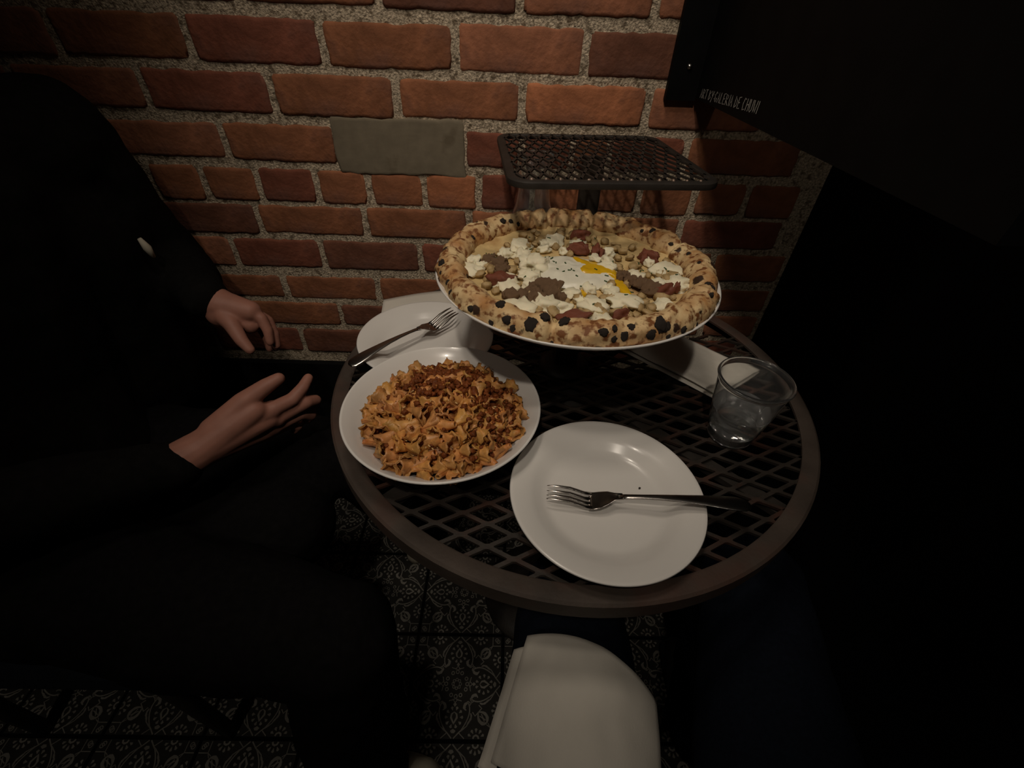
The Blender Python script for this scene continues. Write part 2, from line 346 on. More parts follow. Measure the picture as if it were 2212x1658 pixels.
q.line(bez((0, 0.27), (0.05, 0.33), (0.09, 0.30), (0.14, 0.33)), 0.016); q.line(bez((0, 0.27), (-0.05, 0.33), (-0.09, 0.30), (-0.14, 0.33)), 0.016)
q.line([(0.0, 0.36), (0.06, 0.29)], 0.014); q.line([(0.0, 0.36), (-0.06, 0.29)], 0.014)
q.poly([(0, 0.35), (0.04, 0.39), (0, 0.44), (-0.04, 0.39)])
# tulip with wedges
q.line([(0.0, 0.53), (0.055, 0.57), (0.065, 0.63), (0.0, 0.735), (-0.065, 0.63), (-0.055, 0.57)], [0.012, 0.035, 0.045, 0.05, 0.045, 0.035], True)
for k in range(10):
    a = -PI/2+2*PI*(k+0.5)/10; tri(q, 0, 0.625, a, 0.125, 0.185, 0.032)
q.poly([(-0.06, 0.865), (0, 0.83), (0.06, 0.865), (0.03, 0.905), (-0.03, 0.905)])
for s_ in (-1, 1):
    # ogee frame
    q.line(bez((s_*0.27, 0.33), (s_*0.42, 0.50), (s_*0.28, 0.72), (s_*0.17, 0.86))+[(s_*0.12, 0.90), (s_*0.02, 0.995)], 0.024)
    q.line(bez((s_*0.36, 0.55), (s_*0.42, 0.66), (s_*0.31, 0.70), (s_*0.29, 0.78), 7)+[(s_*0.17, 0.87)], [0.02, 0.04, 0.03, 0.045, 0.03, 0.04, 0.028, 0.02, 0.02])
    q.line([(s_*0.13, 0.90), (s_*0.25, 0.995)], 0.018)
    q.line(bez((s_*0.30, 0.36), (s_*0.20, 0.36), (s_*0.18, 0.47), (s_*0.26, 0.50), 6), [0.012, 0.05, 0.06, 0.055, 0.07, 0.03, 0.02])  # curl leaf
    # half flower at the edges
    tri(q, s_*0.5, 1.0, -PI/2, 0.10, 0.17, 0.03); tri(q, s_*0.5, 1.0, -PI/2+0.6, 0.10, 0.17, 0.03); tri(q, s_*0.5, 1.0, -PI/2-0.6, 0.10, 0.17, 0.03)
    tri(q, s_*0.5, 1.0, -PI/2-1.15, 0.11, 0.17, 0.028); tri(q, s_*0.5, 1.0, -PI/2+1.15, 0.11, 0.17, 0.028)
    q.line([(s_*0.44, 0.995), (s_*0.455, 0.955), (s_*0.5, 0.935), (s_*0.545, 0.955), (s_*0.56, 0.995)], 0.035)
    # diagonal motif: squares, lobes and the corner box
    q.line([(s_*0.33, 0.29), (s_*0.37, 0.35), (s_*0.33, 0.41)], 0.02)
    q.line([(s_*0.40, 0.53), (s_*0.46, 0.60), (s_*0.53, 0.53)], 0.022)
    q.line(bez((s_*0.53, 0.53), (s_*0.50, 0.66), (s_*0.60, 0.78), (s_*0.72, 0.72), 7), [0.02, 0.03, 0.045, 0.06, 0.055, 0.07, 0.05, 0.03])
    q.line(bez((s_*0.56, 0.60), (s_*0.62, 0.62), (s_*0.66, 0.66), (s_*0.67, 0.70), 4), 0.018)
    q.line([(s_*0.80, 0.995), (s_*0.80, 0.80)], 0.016); q.ring(s_*0.90, 0.93, 0.04, 0.018, 8)
    q.line([(s_*0.80, 0.80), (s_*0.72, 0.75)], 0.014)
ov = []; of = []
for k in range(4):
    c, s_ = round(math.cos(k*PI/2)), round(math.sin(k*PI/2)); n = len(ov)
    ov += [((x*c-y*s_)*TS/2*0.995, (x*s_+y*c)*TS/2*0.995, 0.0003) for x, y in q.v]; of += [tuple(i+n for i in f) for f in q.f]
orn_me = bpy.data.meshes.new('tile_print'); orn_me.from_pydata(ov, [], of); orn_me.materials.append(M['ornament'])
bmm = bmesh.new(); bmm.from_mesh(orn_me)
for f in bmm.faces:
    f.normal_update()
    if f.normal.z < 0: f.normal_flip()
bmm.to_mesh(orn_me); bmm.free()
for i in range(-10, 4):
    for j in range(-11, 2):
        x = -0.1927+TP*(i+0.5); y = -0.259-TP*(0.5-j)
        if x+TS/2 > 0.60 or y+TS/2 > 0.0: continue
        tl = inst('tile', tile_me, floor, (x, y, random.uniform(-0.0004, 0.0004)))
        inst('tile_print', orn_me, tl)

# ================================================================== BLACK ART BOARD
BX = 0.307
art = thing('art_board', 'black painted board standing out from the brick wall, small white handwriting along its lower edge', 'board', (BX, 0, 1.065))
MB().box(0.0, 0.045, -0.62, -0.002, 0.0, 0.55).build('panel', M['black_board'], art, False)
fl = MB().box(-0.050, 0.0, -0.014, -0.002, -0.004, 0.55).build('mounting_strip', M['black_board'], art, False)
sc = MB().lathe([(0, 0.0035), (0.003, 0.003), (0.0045, 0.0012), (0.0048, 0)], 16).build('screw', M['steel'], fl, loc=(-0.022, -0.014, 0.042), rot=(PI/2, 0, 0)); sc['label'] = 'small bright screw head'
# handwriting as stroke letters on a 1 x 2 cell
GL = {'A': [[(0, 0), (.45, 2), (.9, 0)], [(.15, .8), (.8, .8)]], 'R': [[(0, 0), (0, 2), (.7, 1.7), (.6, 1.2), (0, 1), (.9, 0)]], 'T': [[(0, 1.95), (1, 2)], [(.5, 2), (.45, 0)]],
 'B': [[(0, 0), (.1, 2), (.7, 1.7), (.15, 1.1), (.8, .6), (0, 0)]], 'Y': [[(0, 2), (.4, 1)], [(.9, 2), (.1, -.3)]], ':': [[(.2, .5), (.25, .65)], [(.2, 1.3), (.25, 1.45)]],
 'G': [[(.8, 1.7), (.4, 2), (0, 1.2), (.1, .2), (.5, 0), (.8, .7), (.45, .8)]], 'L': [[(.1, 2), (0, 0), (.7, .1)]], 'E': [[(.8, 2), (.1, 1.9), (0, 0), (.8, .1)], [(.05, 1), (.6, 1.05)]],
 'I': [[(.2, 0), (.3, 2)]], 'D': [[(0, 0), (.1, 2), (.8, 1.3), (.7, .4), (0, 0)]], 'C': [[(.8, 1.8), (.3, 2), (0, 1), (.2, 0), (.8, .2)]], 'H': [[(0, 0), (.1, 2)], [(.8, 0), (.9, 2)], [(.05, 1), (.85, 1.1)]],
 'U': [[(0, 2), (.05, .3), (.4, 0), (.8, .4), (.85, 2)]], 'W': [[(0, 2), (.2, 0), (.5, 1.4), (.75, 0), (1.0, 2)]]}
ink = Orn(); cx = 0.0; adv = {' ': .55, 'I': .55, ':': .5}
for ch in 'ART BY:GALERIA DE CHUWI':
    for st in GL.get(ch, []): ink.line([(cx+x*0.85, y) for x, y in st], 0.17)
    cx += adv.get(ch, 1.06)
s_len = 0.214/cx; s_h = 0.0125/2
tv = [(-0.0006, -0.036-x*s_len, 0.0035+0.010*(x/cx)+y*s_h*(1+0.1*x/cx)) for x, y in ink.v]
o = mk('lettering', tv, ink.f, M['ink'], art, False); o['label'] = 'white handwritten credit line'

# ================================================================== TABLE
TX, TY, TZ, TR = 0.0987, -0.3579, 0.740, 0.350
table = thing('bistro_table', 'round dark iron bistro table with diamond mesh top and rust-brown rim', 'table', (TX, TY, 0))
MB().lathe([(0.3285, TZ-0.0005), (0.331, TZ+0.0012), (0.347, TZ+0.0012), (TR, TZ-0.001), (TR, TZ-0.024), (0.347, TZ-0.025), (0.3465, TZ-0.004), (0.3285, TZ-0.004)], 128, True).build('rim', M['rim'], table)
autosmooth(table.children[0])
ms = MB(); LW, SW = 0.0574, 0.0267; nx0, ny0 = -0.0140-TX, -0.6205-TY
def strand(ms, a, b, w, t, z, lim):
    # one slanted strand of expanded metal, clipped to the disc / square by lim()
    if not (lim(*a) or lim(*b)): return
    N = 8; pts = [(a[0]+(b[0]-a[0])*k/N, a[1]+(b[1]-a[1])*k/N) for k in range(N+1)]
    ok = [p for p in pts if lim(*p)]
    if len(ok) < 2: return
    a, b = ok[0], ok[-1]
    ms.bar((a[0], a[1], z), (b[0], b[1], z), w, t)
lim = lambda x, y: x*x+y*y < 0.3345**2
for i in range(-14, 15):
    for j in range(-28, 29):
        if (i+j) % 2: continue
        x = nx0+i*LW/2; y = ny0+j*SW/2
        if x*x+y*y > 0.42**2: continue
        if lim(x-0.007, y) and lim(x+0.007, y): ms.box(x-0.0075, x+0.0075, y-0.0029, y+0.0029, TZ-0.0054, TZ-0.0014)
        for s_ in (-1, 1):
            x2, y2 = x+LW/2, y+s_*SW/2
            e = 0.13
            # S-shaped strand: flat knuckle, then the sloping run
            p0 = (x, y); p1 = (x+LW/2*e, y+s_*SW/2*0.10); p2 = (x2-LW/2*e, y2-s_*SW/2*0.10); p3 = (x2, y2)
            for a, b2 in ((p0, p1), (p1, p2), (p2, p3)):
                if lim(*a) and lim(*b2): ms.bar((a[0], a[1], TZ-0.0035), (b2[0], b2[1], TZ-0.0035), 0.0046, 0.0038)
                elif lim(*a) or lim(*b2): strand(ms, a, b2, 0.0042, 0.0036, TZ-0.0035, lim)
ms.build('mesh_top', M['iron'], table, False)
MB().lathe([(0, TZ-0.012), (0.06, TZ-0.012), (0.06, TZ-0.018), (0.025, TZ-0.024), (0.025, 0.05), (0.03, 0.03), (0, 0.03)], 32).build('pedestal', M['black_iron'], table)
MB().lathe([(0, 0.034), (0.04, 0.032), (0.10, 0.018), (0.132, 0.010), (0.135, 0.004), (0.133, 0.0), (0, 0.0)], 48).build('base', M['black_iron'], table)
for k in range(4):
    a = k*PI/2+PI/4; c, s_ = math.cos(a), math.sin(a)
    MB().bar((0, 0, TZ-0.012), (c*0.33, s_*0.33, TZ-0.012), 0.02, 0.008).build('support_arm', M['black_iron'], table, False)

# ================================================================== TRAY STANDS
def tray(parent, side, z, pitch_x=0.0184, pitch_y=0.050, rc=0.03):
    h = side/2; n = 8; loop = []
    for cxs, cys, a0 in ((1, 1, 0), (-1, 1, PI/2), (-1, -1, PI), (1, -1, 1.5*PI)):
        for k in range(n+1):
            a = a0+PI/2*k/n; loop.append((cxs*(h-rc)+rc*math.cos(a), cys*(h-rc)+rc*math.sin(a)))
    prof = [(0.0005, -0.009), (-0.0, -0.006), (0.0010, -0.002), (0.004, 0.0), (0.0115, 0.0), (0.0130, -0.0015), (0.0130, -0.004), (0.006, -0.004), (0.0035, -0.006), (0.003, -0.009)]
    v = []; f = []; m = len(prof); L = len(loop)
    for i, (x, y) in enumerate(loop):
        a = loop[i-1]; c = loop[(i+1) % L]; dx, dy = c[0]-a[0], c[1]-a[1]; d = math.hypot(dx, dy); nx, ny = -dy/d, dx/d
        v += [(x+nx*p, y+ny*p, z+q_) for p, q_ in prof]
    for i in range(L):
        j = (i+1) % L; f += [(i*m+k, j*m+k, j*m+(k+1) % m, i*m+(k+1) % m) for k in range(m)]
    fr = autosmooth(mk('tray_frame', v, f, M['black_iron'], parent))
    g = MB(); lim = lambda x, y: abs(x) < h-0.010 and abs(y) < h-0.010 and (abs(x) < h-0.02 or abs(y) < h-0.02)
    for i in range(-9, 10):
        for j in range(-6, 7):
            for hx, hy in ((0, 0), (0.5, 0.5)):
                x = (i+hx)*pitch_x; y = (j+hy)*pitch_y
                for s_ in (-1, 1): strand(g, (x, y), (x+s_*pitch_x/2, y+pitch_y/2), 0.0038, 0.0024, z-0.0008, lim)
    g.build('tray_mesh', M['black_iron'], parent, False)
    stud = MB().lathe([(0, 0.0022), (0.0018, 0.0016), (0.0026, 0.0), (0.0026, -0.001)], 10)
    k = 0
    x = -math.floor((h-0.018)/pitch_x)*pitch_x
    sm = None
    while x < h-0.015:
        if sm is None: o = stud.build('weld_stud', M['weld'], fr, loc=(x, -h+0.0105, z)); sm = o.data
        else: o = inst('weld_stud', sm, fr, (x, -h+0.0105, z))
        o.scale = (random.uniform(0.7, 1.25), random.uniform(0.7, 1.3), random.uniform(0.7, 1.2)); x += pitch_x
    return fr
LB = (0.0945, -0.352)
low = thing('tray_stand', 'low black iron stand whose mesh tray carries the pizza plate', 'stand', (LB[0], LB[1], TZ), 0.05)
tray(low, 0.246, 0.1570)
autosmooth(MB().box(-0.017, 0.017, 0.006, 0.036, 0.006, 0.155).build('post', M['black_iron'], low, False))
MB().lathe([(0, 0.008), (0.030, 0.008), (0.034, 0.006), (0.040, 0.001), (0.040, -0.0005), (0, -0.0005)], 40).build('base_flange', M['black_iron'], low, loc=(0, 0.021, 0.0))
UB = (0.126, -0.162)
up = thing('tray_stand', 'tall black iron stand with an empty square mesh tray behind the pizza', 'stand', (UB[0], UB[1], TZ), 0.085)
tray(up, 0.282, 0.267)
MB().box(-0.0165, 0.0165, -0.004, 0.006, 0.006, 0.264).build('post', M['black_iron'], up, False)
MB().lathe([(0, 0.008), (0.030, 0.008), (0.034, 0.006), (0.040, 0.001), (0.040, -0.0005), (0, -0.0005)], 40).build('base_flange', M['black_iron'], up, loc=(0, 0.001, 0.0))

# ================================================================== CROCKERY
def plate_prof(R, h, foot, t=0.004):
    w = R*0.62
    return [(0, 0.0035), (w*0.92, 0.0035), (w, 0.0046), (w+R*0.06, 0.0082), (w+R*0.13, h*0.62), (w+R*0.20, h*0.80), (R*0.97, h-0.0004), (R, h), (R+0.0012, h-0.0012), (R*0.985, h-t*0.8), (w+R*0.21, h*0.80-t), (w+R*0.14, h*0.62-t), (w+R*0.05, 0.0035), (foot, 0.0002), (foot-0.004, 0.0002), (foot-0.006, 0.0012), (0, 0.0012)]
def plate(name, label, loc, R, h, group=None):
    o = MB().lathe(plate_prof(R, h, R*0.60), 128).build(name, M['china'], None, True, loc=loc)
    return tag(o, label, 'plate', group)
plate('side_plate', 'round empty white side plate in full view with a fork across it', (0.1173, -0.5901, TZ), 0.1073, 0.0235)
fp = plate('side_plate', 'white side plate lying on a paper napkin, half covered by the pasta bowl', (-0.1285, -0.2965, TZ+0.0025), 0.1073, 0.0215)
PZC = (0.0890, -0.3490, 0.8975)
PPR = [(0, 0.0035), (0.150, 0.0035), (0.160, 0.0045), (0.171, 0.0095), (0.1795, 0.0160), (0.181, 0.0165), (0.1822, 0.0155), (0.1800, 0.0125), (0.171, 0.0055), (0.160, 0.0008), (0.150, 0.0), (0.146, 0.0), (0.144, 0.001), (0, 0.001)]
tag(MB().lathe(PPR, 128).build('pizza_plate', M['china'], None, True, loc=PZC), 'large white plate under the whole pizza on the iron stand', 'plate')
def plate_h(r):
    for (r0, h0), (r1, h1) in zip(PPR[:5], PPR[1:6]):
        if r <= r1: return h0+(h1-h0)*max(0, (r-r0)/(r1-r0))-0.0035
    return 0.013
bowl_prof = [(0, 0.004), (0.045, 0.0045), (0.062, 0.008), (0.078, 0.016), (0.094, 0.030), (0.108, 0.044), (0.1185, 0.0545), (0.1205, 0.0555), (0.1218, 0.0545), (0.1212, 0.0525), (0.108, 0.040), (0.092, 0.0255), (0.074, 0.011), (0.056, 0.0035), (0.050, 0.0), (0.045, 0.0), (0.043, 0.0015), (0, 0.0015)]
BWL = (-0.0762, -0.490, TZ)
tag(MB().lathe(bowl_prof, 128).build('pasta_bowl', M['china'], None, True, loc=BWL), 'wide white bowl filled with orange cheesy pasta', 'bowl')

# ================================================================== FORKS
def make_fork(name, label, end, tip, lift=0.0, roll=0.0, group=None):
    end = Vector(end); tip = Vector(tip); L = (tip-end).length
    r = thing(name, label, 'fork', end, 0, group)
    x = (tip-end).normalized(); y = Vector((0, 0, 1)).cross(x).normalized(); z = x.cross(y)
    m = Matrix((x, y, z)).transposed() @ Matrix.Rotation(roll, 3, 'X'); r.rotation_euler = m.to_euler()
    S = L/0.205
    def sweep(nm, stations, mm, nseg=14, parent=r):   # (s, z, halfwidth, thickness, y, dish)
        v = []; f = []
        for s_, zc, hw, th, yc, dish in stations:
            for k in range(nseg):
                a = 2*PI*k/nseg; cw, sw = math.cos(a), math.sin(a)
                yy = hw*math.copysign(abs(cw)**0.7, cw); v.append((s_*S, (yc+yy), zc+th*sw+dish*(yy/max(hw, 1e-5))**2))
        n = len(stations)
        for i in range(n-1): f += [(i*nseg+k, (i+1)*nseg+k, (i+1)*nseg+(k+1) % nseg, i*nseg+(k+1) % nseg) for k in range(nseg)]
        f += [tuple(range(nseg)), tuple((n-1)*nseg+k for k in range(nseg))[::-1]]
        return mk(nm, v, f, mm, parent)
    def zc(s_):   # arched handle, dipped head, raised tips
        return lift*math.sin(min(1, s_/0.145)*PI)+(-0.010*math.exp(-((s_-0.158)/0.018)**2))+0.0
    hd = []
    for s_, hw in ((0.0, 0.003), (0.002, 0.0065), (0.006, 0.0090), (0.014, 0.0100), (0.026, 0.0094), (0.045, 0.0072), (0.07, 0.0050), (0.09, 0.0038), (0.108, 0.0031), (0.12, 0.0032), (0.13, 0.0042)):
        hd.append((s_, zc(s_), hw, 0.0015, 0, 0))
    sweep('handle', hd, M['steel'])
    he = []
    for s_, hw in ((0.126, 0.0036), (0.134, 0.0055), (0.141, 0.0098), (0.148, 0.0120), (0.155, 0.0126), (0.160, 0.0126)):
        he.append((s_, zc(s_), hw, 0.0011, 0, 0.0016))
    sweep('head', he, M['steel'])
    for k in range(4):
        y0 = (k-1.5)*0.0066; ds = 0.0016*(abs(k-1.5)/1.5)**2
        st = []
        for s_, hw, th in ((0.157, 0.0026, 0.0011), (0.165, 0.0022, 0.0012), (0.180, 0.0019, 0.0012), (0.195, 0.0015, 0.0010), (0.203, 0.0008, 0.0006), (0.205, 0.0003, 0.0003)):
            st.append((s_, zc(s_)+ds, hw, th, y0*(1-0.03*(s_-0.157)/0.05), 0))
        sweep('tine', st, M['steel'], 8)
    return r
make_fork('fork', 'steel fork resting across the empty white side plate', (0.2645, -0.6150, 0.7755), (0.0505, -0.5915, 0.7570), lift=0.004, roll=0.10)
make_fork('fork', 'steel fork lying on the side plate behind the pasta bowl', (-0.2270, -0.3830, 0.7660), (-0.0880, -0.2360, 0.7735), lift=0.006, roll=0.12)

# ================================================================== PAPER NAPKINS
def sheet(corners, n=26, m=18, amp=0.0015, seed=0.0, bulge=None, fr=9.0):
    A, B, D, E_ = [Vector(c) for c in corners]      # A-B top edge, E-D bottom edge
    g = []
    for j in range(m+1):
        for i in range(n+1):
            u, w = i/n, j/m; p = (A*(1-u)+B*u)*(1-w)+(E_*(1-u)+D*u)*w
            if bulge: p = p+bulge(u, w)
            p = p+Vector((0, 0, amp*(NZ(u*fr*0.35+seed, w*fr*0.35, seed)+0.5*NZ(u*fr+seed, w*fr, 7+seed))))
            g.append(p)
    return g, n, m
def napkin_part(name, g, n, m, t, mm, parent, org):
    org = Vector(org); N = len(g); v = [p-org for p in g]+[p-org-Vector((0, 0, t)) for p in g]; f = []
    id_ = lambda i, j: j*(n+1)+i
    for j in range(m):
        for i in range(n):
            a = (id_(i, j), id_(i, j+1), id_(i+1, j+1), id_(i+1, j)); f.append(a); f.append(tuple(k+N for k in a[::-1]))
    edge = [id_(i, 0) for i in range(n+1)]+[id_(n, j) for j in range(1, m+1)]+[id_(i, m) for i in range(n-1, -1, -1)]+[id_(0, j) for j in range(m-1, 0, -1)]
    for k in range(len(edge)):
        a, b2 = edge[k], edge[(k+1) % len(edge)]; f.append((a, b2, b2+N, a+N))
    return mk(name, v, f, mm, parent)
def napkin(name, label, layers, org):
    r = thing(name, label, 'napkin', org)
    for k, (g, n, m, t) in enumerate(layers): napkin_part('paper_layer', g, n, m, t, M['paper'], r, org)
    return r
zt = TZ+0.0018
# behind the bowl, under the far plate
g1 = sheet([(-0.2336, -0.150, zt), (-0.060, -0.100, zt), (-0.036, -0.290, zt), (-0.205, -0.352, zt)], amp=0.0004, seed=1, bulge=lambda u, w: Vector((0, 0.012*math.sin(PI*u)*(1-w), 0.0)))
napkin('paper_napkin', 'white paper napkin lying flat beneath the side plate with the far fork', [(*g1, 0.0006)], (-0.13, -0.22, TZ))
# right of the pizza, behind the cup
base = [(0.141, -0.241), (0.2305, -0.178), (0.402, -0.345), (0.3108, -0.409)]
def up2(z): return [(x, y, z) for x, y in base]
g1 = sheet(up2(zt), amp=0.0010, seed=4); g2 = sheet([(0.141+0.006, -0.241+0.004, zt+0.0025), (0.2305, -0.178, zt+0.0025), (0.400, -0.346, zt+0.003), (0.3128, -0.4035, zt+0.003)], amp=0.0022, seed=9, bulge=lambda u, w: Vector((0, 0, 0.0022*math.sin(PI*u)+0.002)))
napkin('paper_napkin', 'folded white paper napkin between the pizza stand and the water cup', [(*g1, 0.0008), (*g2, 0.0010)], (0.27, -0.29, TZ))

# ================================================================== CUP WITH WATER, CARAFE
CU = (0.3052, -0.4765, TZ+0.0010)
cup_out = [(0, 0.003), (0.0255, 0.003), (0.0275, 0.0), (0.0285, 0.0005), (0.0292, 0.004), (0.0315, 0.018), (0.0322, 0.0195), (0.0370, 0.050), (0.0378, 0.053), (0.0418, 0.088), (0.0420, 0.0935), (0.0440, 0.0940), (0.0448, 0.0958), (0.0440, 0.0975), (0.0415, 0.0975)]
cup_in = [(0.0408, 0.093), (0.0372, 0.053), (0.0364, 0.050), (0.0316, 0.0195), (0.0309, 0.018), (0.0287, 0.0055), (0.027, 0.0042), (0, 0.0042)]
tag(MB().lathe(cup_out+cup_in, 96).build('plastic_cup', M['plastic'], None, True, loc=CU), 'clear plastic tumbler half full of water', 'cup')
wat = [(0, 0.0044), (0.0268, 0.0044), (0.0284, 0.0058), (0.0306, 0.018), (0.0313, 0.0195), (0.0357, 0.0475), (0.0361, 0.0485), (0.0340, 0.0478), (0, 0.0478)]
tag(MB().lathe(wat, 96).build('water', M['water'], None, True, loc=CU), 'still water inside the clear plastic tumbler', 'water')
CA = (0.042, -0.085, TZ+0.0005)
ca_o = [(0, 0.0), (0.042, 0.0), (0.050, 0.004), (0.056, 0.02), (0.058, 0.05), (0.055, 0.085), (0.048, 0.115), (0.038, 0.145), (0.030, 0.170), (0.0265, 0.195), (0.027, 0.225), (0.030, 0.243), (0.0315, 0.246)]
ca_i = [(0.0300, 0.247), (0.0285, 0.243), (0.0252, 0.225), (0.0248, 0.195), (0.0282, 0.170), (0.036, 0.145), (0.046, 0.115), (0.053, 0.085), (0.056, 0.05), (0.054, 0.02), (0.048, 0.007), (0, 0.006)]
tag(MB().lathe(ca_o+ca_i, 80).build('glass_carafe', M['glass'], None, True, loc=CA), 'clear glass carafe between the pizza and the brick wall, under the empty tray', 'carafe')

# ================================================================== PIZZA
pz = thing('pizza', 'whole baked pizza with puffed leopard-spotted crust, runny egg, white cheese and browned meat', 'pizza', (PZC[0]-0.001, PZC[1]-0.001, PZC[2]+0.0037))
R0, TUBE = 0.1620, 0.0148
CUTS = [math.atan2(y, x) for x, y in ((-0.031, 0.17), (0.045, 0.165), (0.165, 0.06), (0.145, -0.095), (-0.042, -0.168), (-0.165, 0.02))]
def crust_pt(th, ph):
    c, s_ = math.cos(th), math.sin(th)
    big = NZ(c*2.2+9, s_*2.2, 1.3); med = NZ(c*7, s_*7, 4.1); fine = NZ(c*16+math.cos(ph), s_*16+math.sin(ph), 8.2)
    bub = NZ(c*9+math.cos(ph)*1.2, s_*9+math.sin(ph)*1.2, 2.7)
    a = TUBE*(1+0.16*big+0.20*med+0.09*fine+0.30*max(0, bub)+0.05*NZ(c*40+math.cos(ph)*3, s_*40, math.sin(ph)*3))
    for cu in CUTS:
        d = (th-cu+PI) % (2*PI)-PI; a *= 1-0.34*math.exp(-(d/0.022)**2)
    r = R0+0.0035*big+0.002*NZ(c*5, s_*5, 6)
    x = a*math.cos(ph)*(1.06 if math.cos(ph) > 0 else 1.30); z = a*math.sin(ph)*(1.25 if math.sin(ph) > 0 else 0.8)
    return Vector(((r+x)*c, (r+x)*s_, max(0.0002+plate_h(r+x), 0.0120+z)))
NT, NP = 420, 34
v = [crust_pt(2*PI*i/NT, 2*PI*k/NP) for i in range(NT) for k in range(NP)]
f = [(i*NP+k, ((i+1) % NT)*NP+k, ((i+1) % NT)*NP+(k+1) % NP, i*NP+(k+1) % NP) for i in range(NT) for k in range(NP)]
mk('crust', v, f, M['crust'], pz)
# thin base under the toppings
v = []; f = []; NR = 30; NA = 120
def base_z(x, y): return 0.0085+0.0014*NZ(x*40, y*40, 1)+0.0008*NZ(x*110, y*110, 3)
for i in range(NR+1):
    r = 0.1490*i/NR
    for k in range(NA):
        a = 2*PI*k/NA; x, y = r*math.cos(a), r*math.sin(a); v.append((x, y, base_z(x, y)+0.004*max(0, (i/NR-0.85)/0.15)**2))
for i in range(NR):
    for k in range(NA): f.append((i*NA+k, (i+1)*NA+k, (i+1)*NA+(k+1) % NA, i*NA+(k+1) % NA))
n = len(v)
v += [(0.1490*math.cos(2*PI*k/NA), 0.1490*math.sin(2*PI*k/NA), 0.0) for k in range(NA)]; f += [(NR*NA+k, n+k, n+(k+1) % NA, NR*NA+(k+1) % NA) for k in range(NA)]; f.append(tuple(n+k for k in range(NA))[::-1])
mk('base', v, f, M['dough'], pz)
# blob shapes for the toppings
def blob_mesh(name, m, amp, fr, seed, sub=3, flat=0.0, jag=0.0):
    bm = bmesh.new(); bmesh.ops.create_icosphere(bm, subdivisions=sub, radius=1.0)
    for p in bm.verts:
        d = p.co.normalized(); k = 1+amp*noise.noise(d*fr+Vector((seed, seed*2, 0)))+amp*0.5*noise.noise(d*fr*2.6+Vector((0, seed, 5)))+jag*noise.noise(d*fr*6+Vector((seed, 0, 3)))
        p.co = d*k
        if p.co.z < flat: p.co.z = flat+(p.co.z-flat)*0.2
    me = bpy.data.meshes.new(name); bm.to_mesh(me); bm.free()
    me.polygons.foreach_set('use_smooth', [True]*len(me.polygons)); me.materials.append(m); return me
PX = 0.00068   # metres per photo pixel on the pizza
rp = random.Random(11)
che = [blob_mesh('cheese_dollop', M['cheese'], 0.62, 1.7, 3.3*k+1, flat=-0.25, jag=0.04) for k in range(5)]
cheese = [(-0.1356, -0.0172, 44), (-0.1216, -0.0028, 22), (-0.0921, 0.0353, 30), (-0.0709, 0.0602, 42), (-0.07, 0.0355, 34), (-0.0364, 0.071, 20), (-0.0222, 0.0838, 42), (0.0118, 0.0749, 33), (-0.0374, 0.0518, 25), (-0.0105, 0.0492, 20), (-0.0622, -0.0288, 38), (-0.0881, -0.0515, 50), (-0.06, -0.052, 30), (0.0511, 0.0463, 25), (0.0457, 0.0207, 32), (0.0743, -0.0182, 33), (0.1203, -0.0027, 50), (0.1214, -0.0395, 46), (0.0979, -0.0428, 28), (0.094, -0.0904, 36), (0.0488, -0.0878, 52), (0.0381, -0.0721, 30), (0.0134, -0.0983, 50), (0.0096, -0.0592, 25), (0.0355, -0.0552, 24), (-0.003, -0.0856, 20), (-0.0113, -0.0719, 28), (-0.0721, -0.1104, 58), (-0.043, -0.0986, 48), (-0.0249, -0.1026, 30), (0.0173, -0.1302, 40), (-0.1326, 0.012, 26), (-0.100, -0.106, 26), (0.1010, 0.020, 20)]
for i, (x, y, s_) in enumerate(cheese):
    w = s_*PX*0.5
    inst('cheese_dollop', che[i % 5], pz, (x, y, base_z(x, y)+0.0035), (rp.uniform(-.15, .15), rp.uniform(-.15, .15), rp.uniform(0, 6)), (w*1.12, w*0.95, 0.0052+w*0.22))
sau = [blob_mesh('sausage_chunk', M['sausage'], 0.6, 2.2, 7.1*k+2, flat=-0.5, jag=0.22) for k in range(4)]
for i, (x, y, s_) in enumerate([(-0.1039, 0.0054, 52), (-0.0411, -0.0659, 62), (-0.0771, -0.0793, 48), (0.0813, -0.0522, 52), (-0.0533, -0.086, 36), (-0.0285, -0.0818, 30), (0.0573, -0.0295, 28), (-0.0943, -0.0208, 32), (-0.0600, -0.0700, 34), (0.066, -0.040, 26)]):
    for k in range(4):
        w = s_*PX*rp.uniform(0.20, 0.32); a = rp.uniform(0, 6); x1 = x+math.cos(a)*s_*PX*0.25; y1 = y+math.sin(a)*s_*PX*0.22
        inst('sausage_chunk', sau[(i+k) % 4], pz, (x1, y1, base_z(x1, y1)+0.005+rp.uniform(0, 0.003)), (rp.uniform(-.4, .4), rp.uniform(-.4, .4), rp.uniform(0, 6)), (w, w*0.8, 0.005+w*0.35))
bac = [blob_mesh('bacon_piece', M['bacon'], 0.5, 1.6, 5.1*k+4, flat=-0.6, jag=0.16) for k in range(3)]
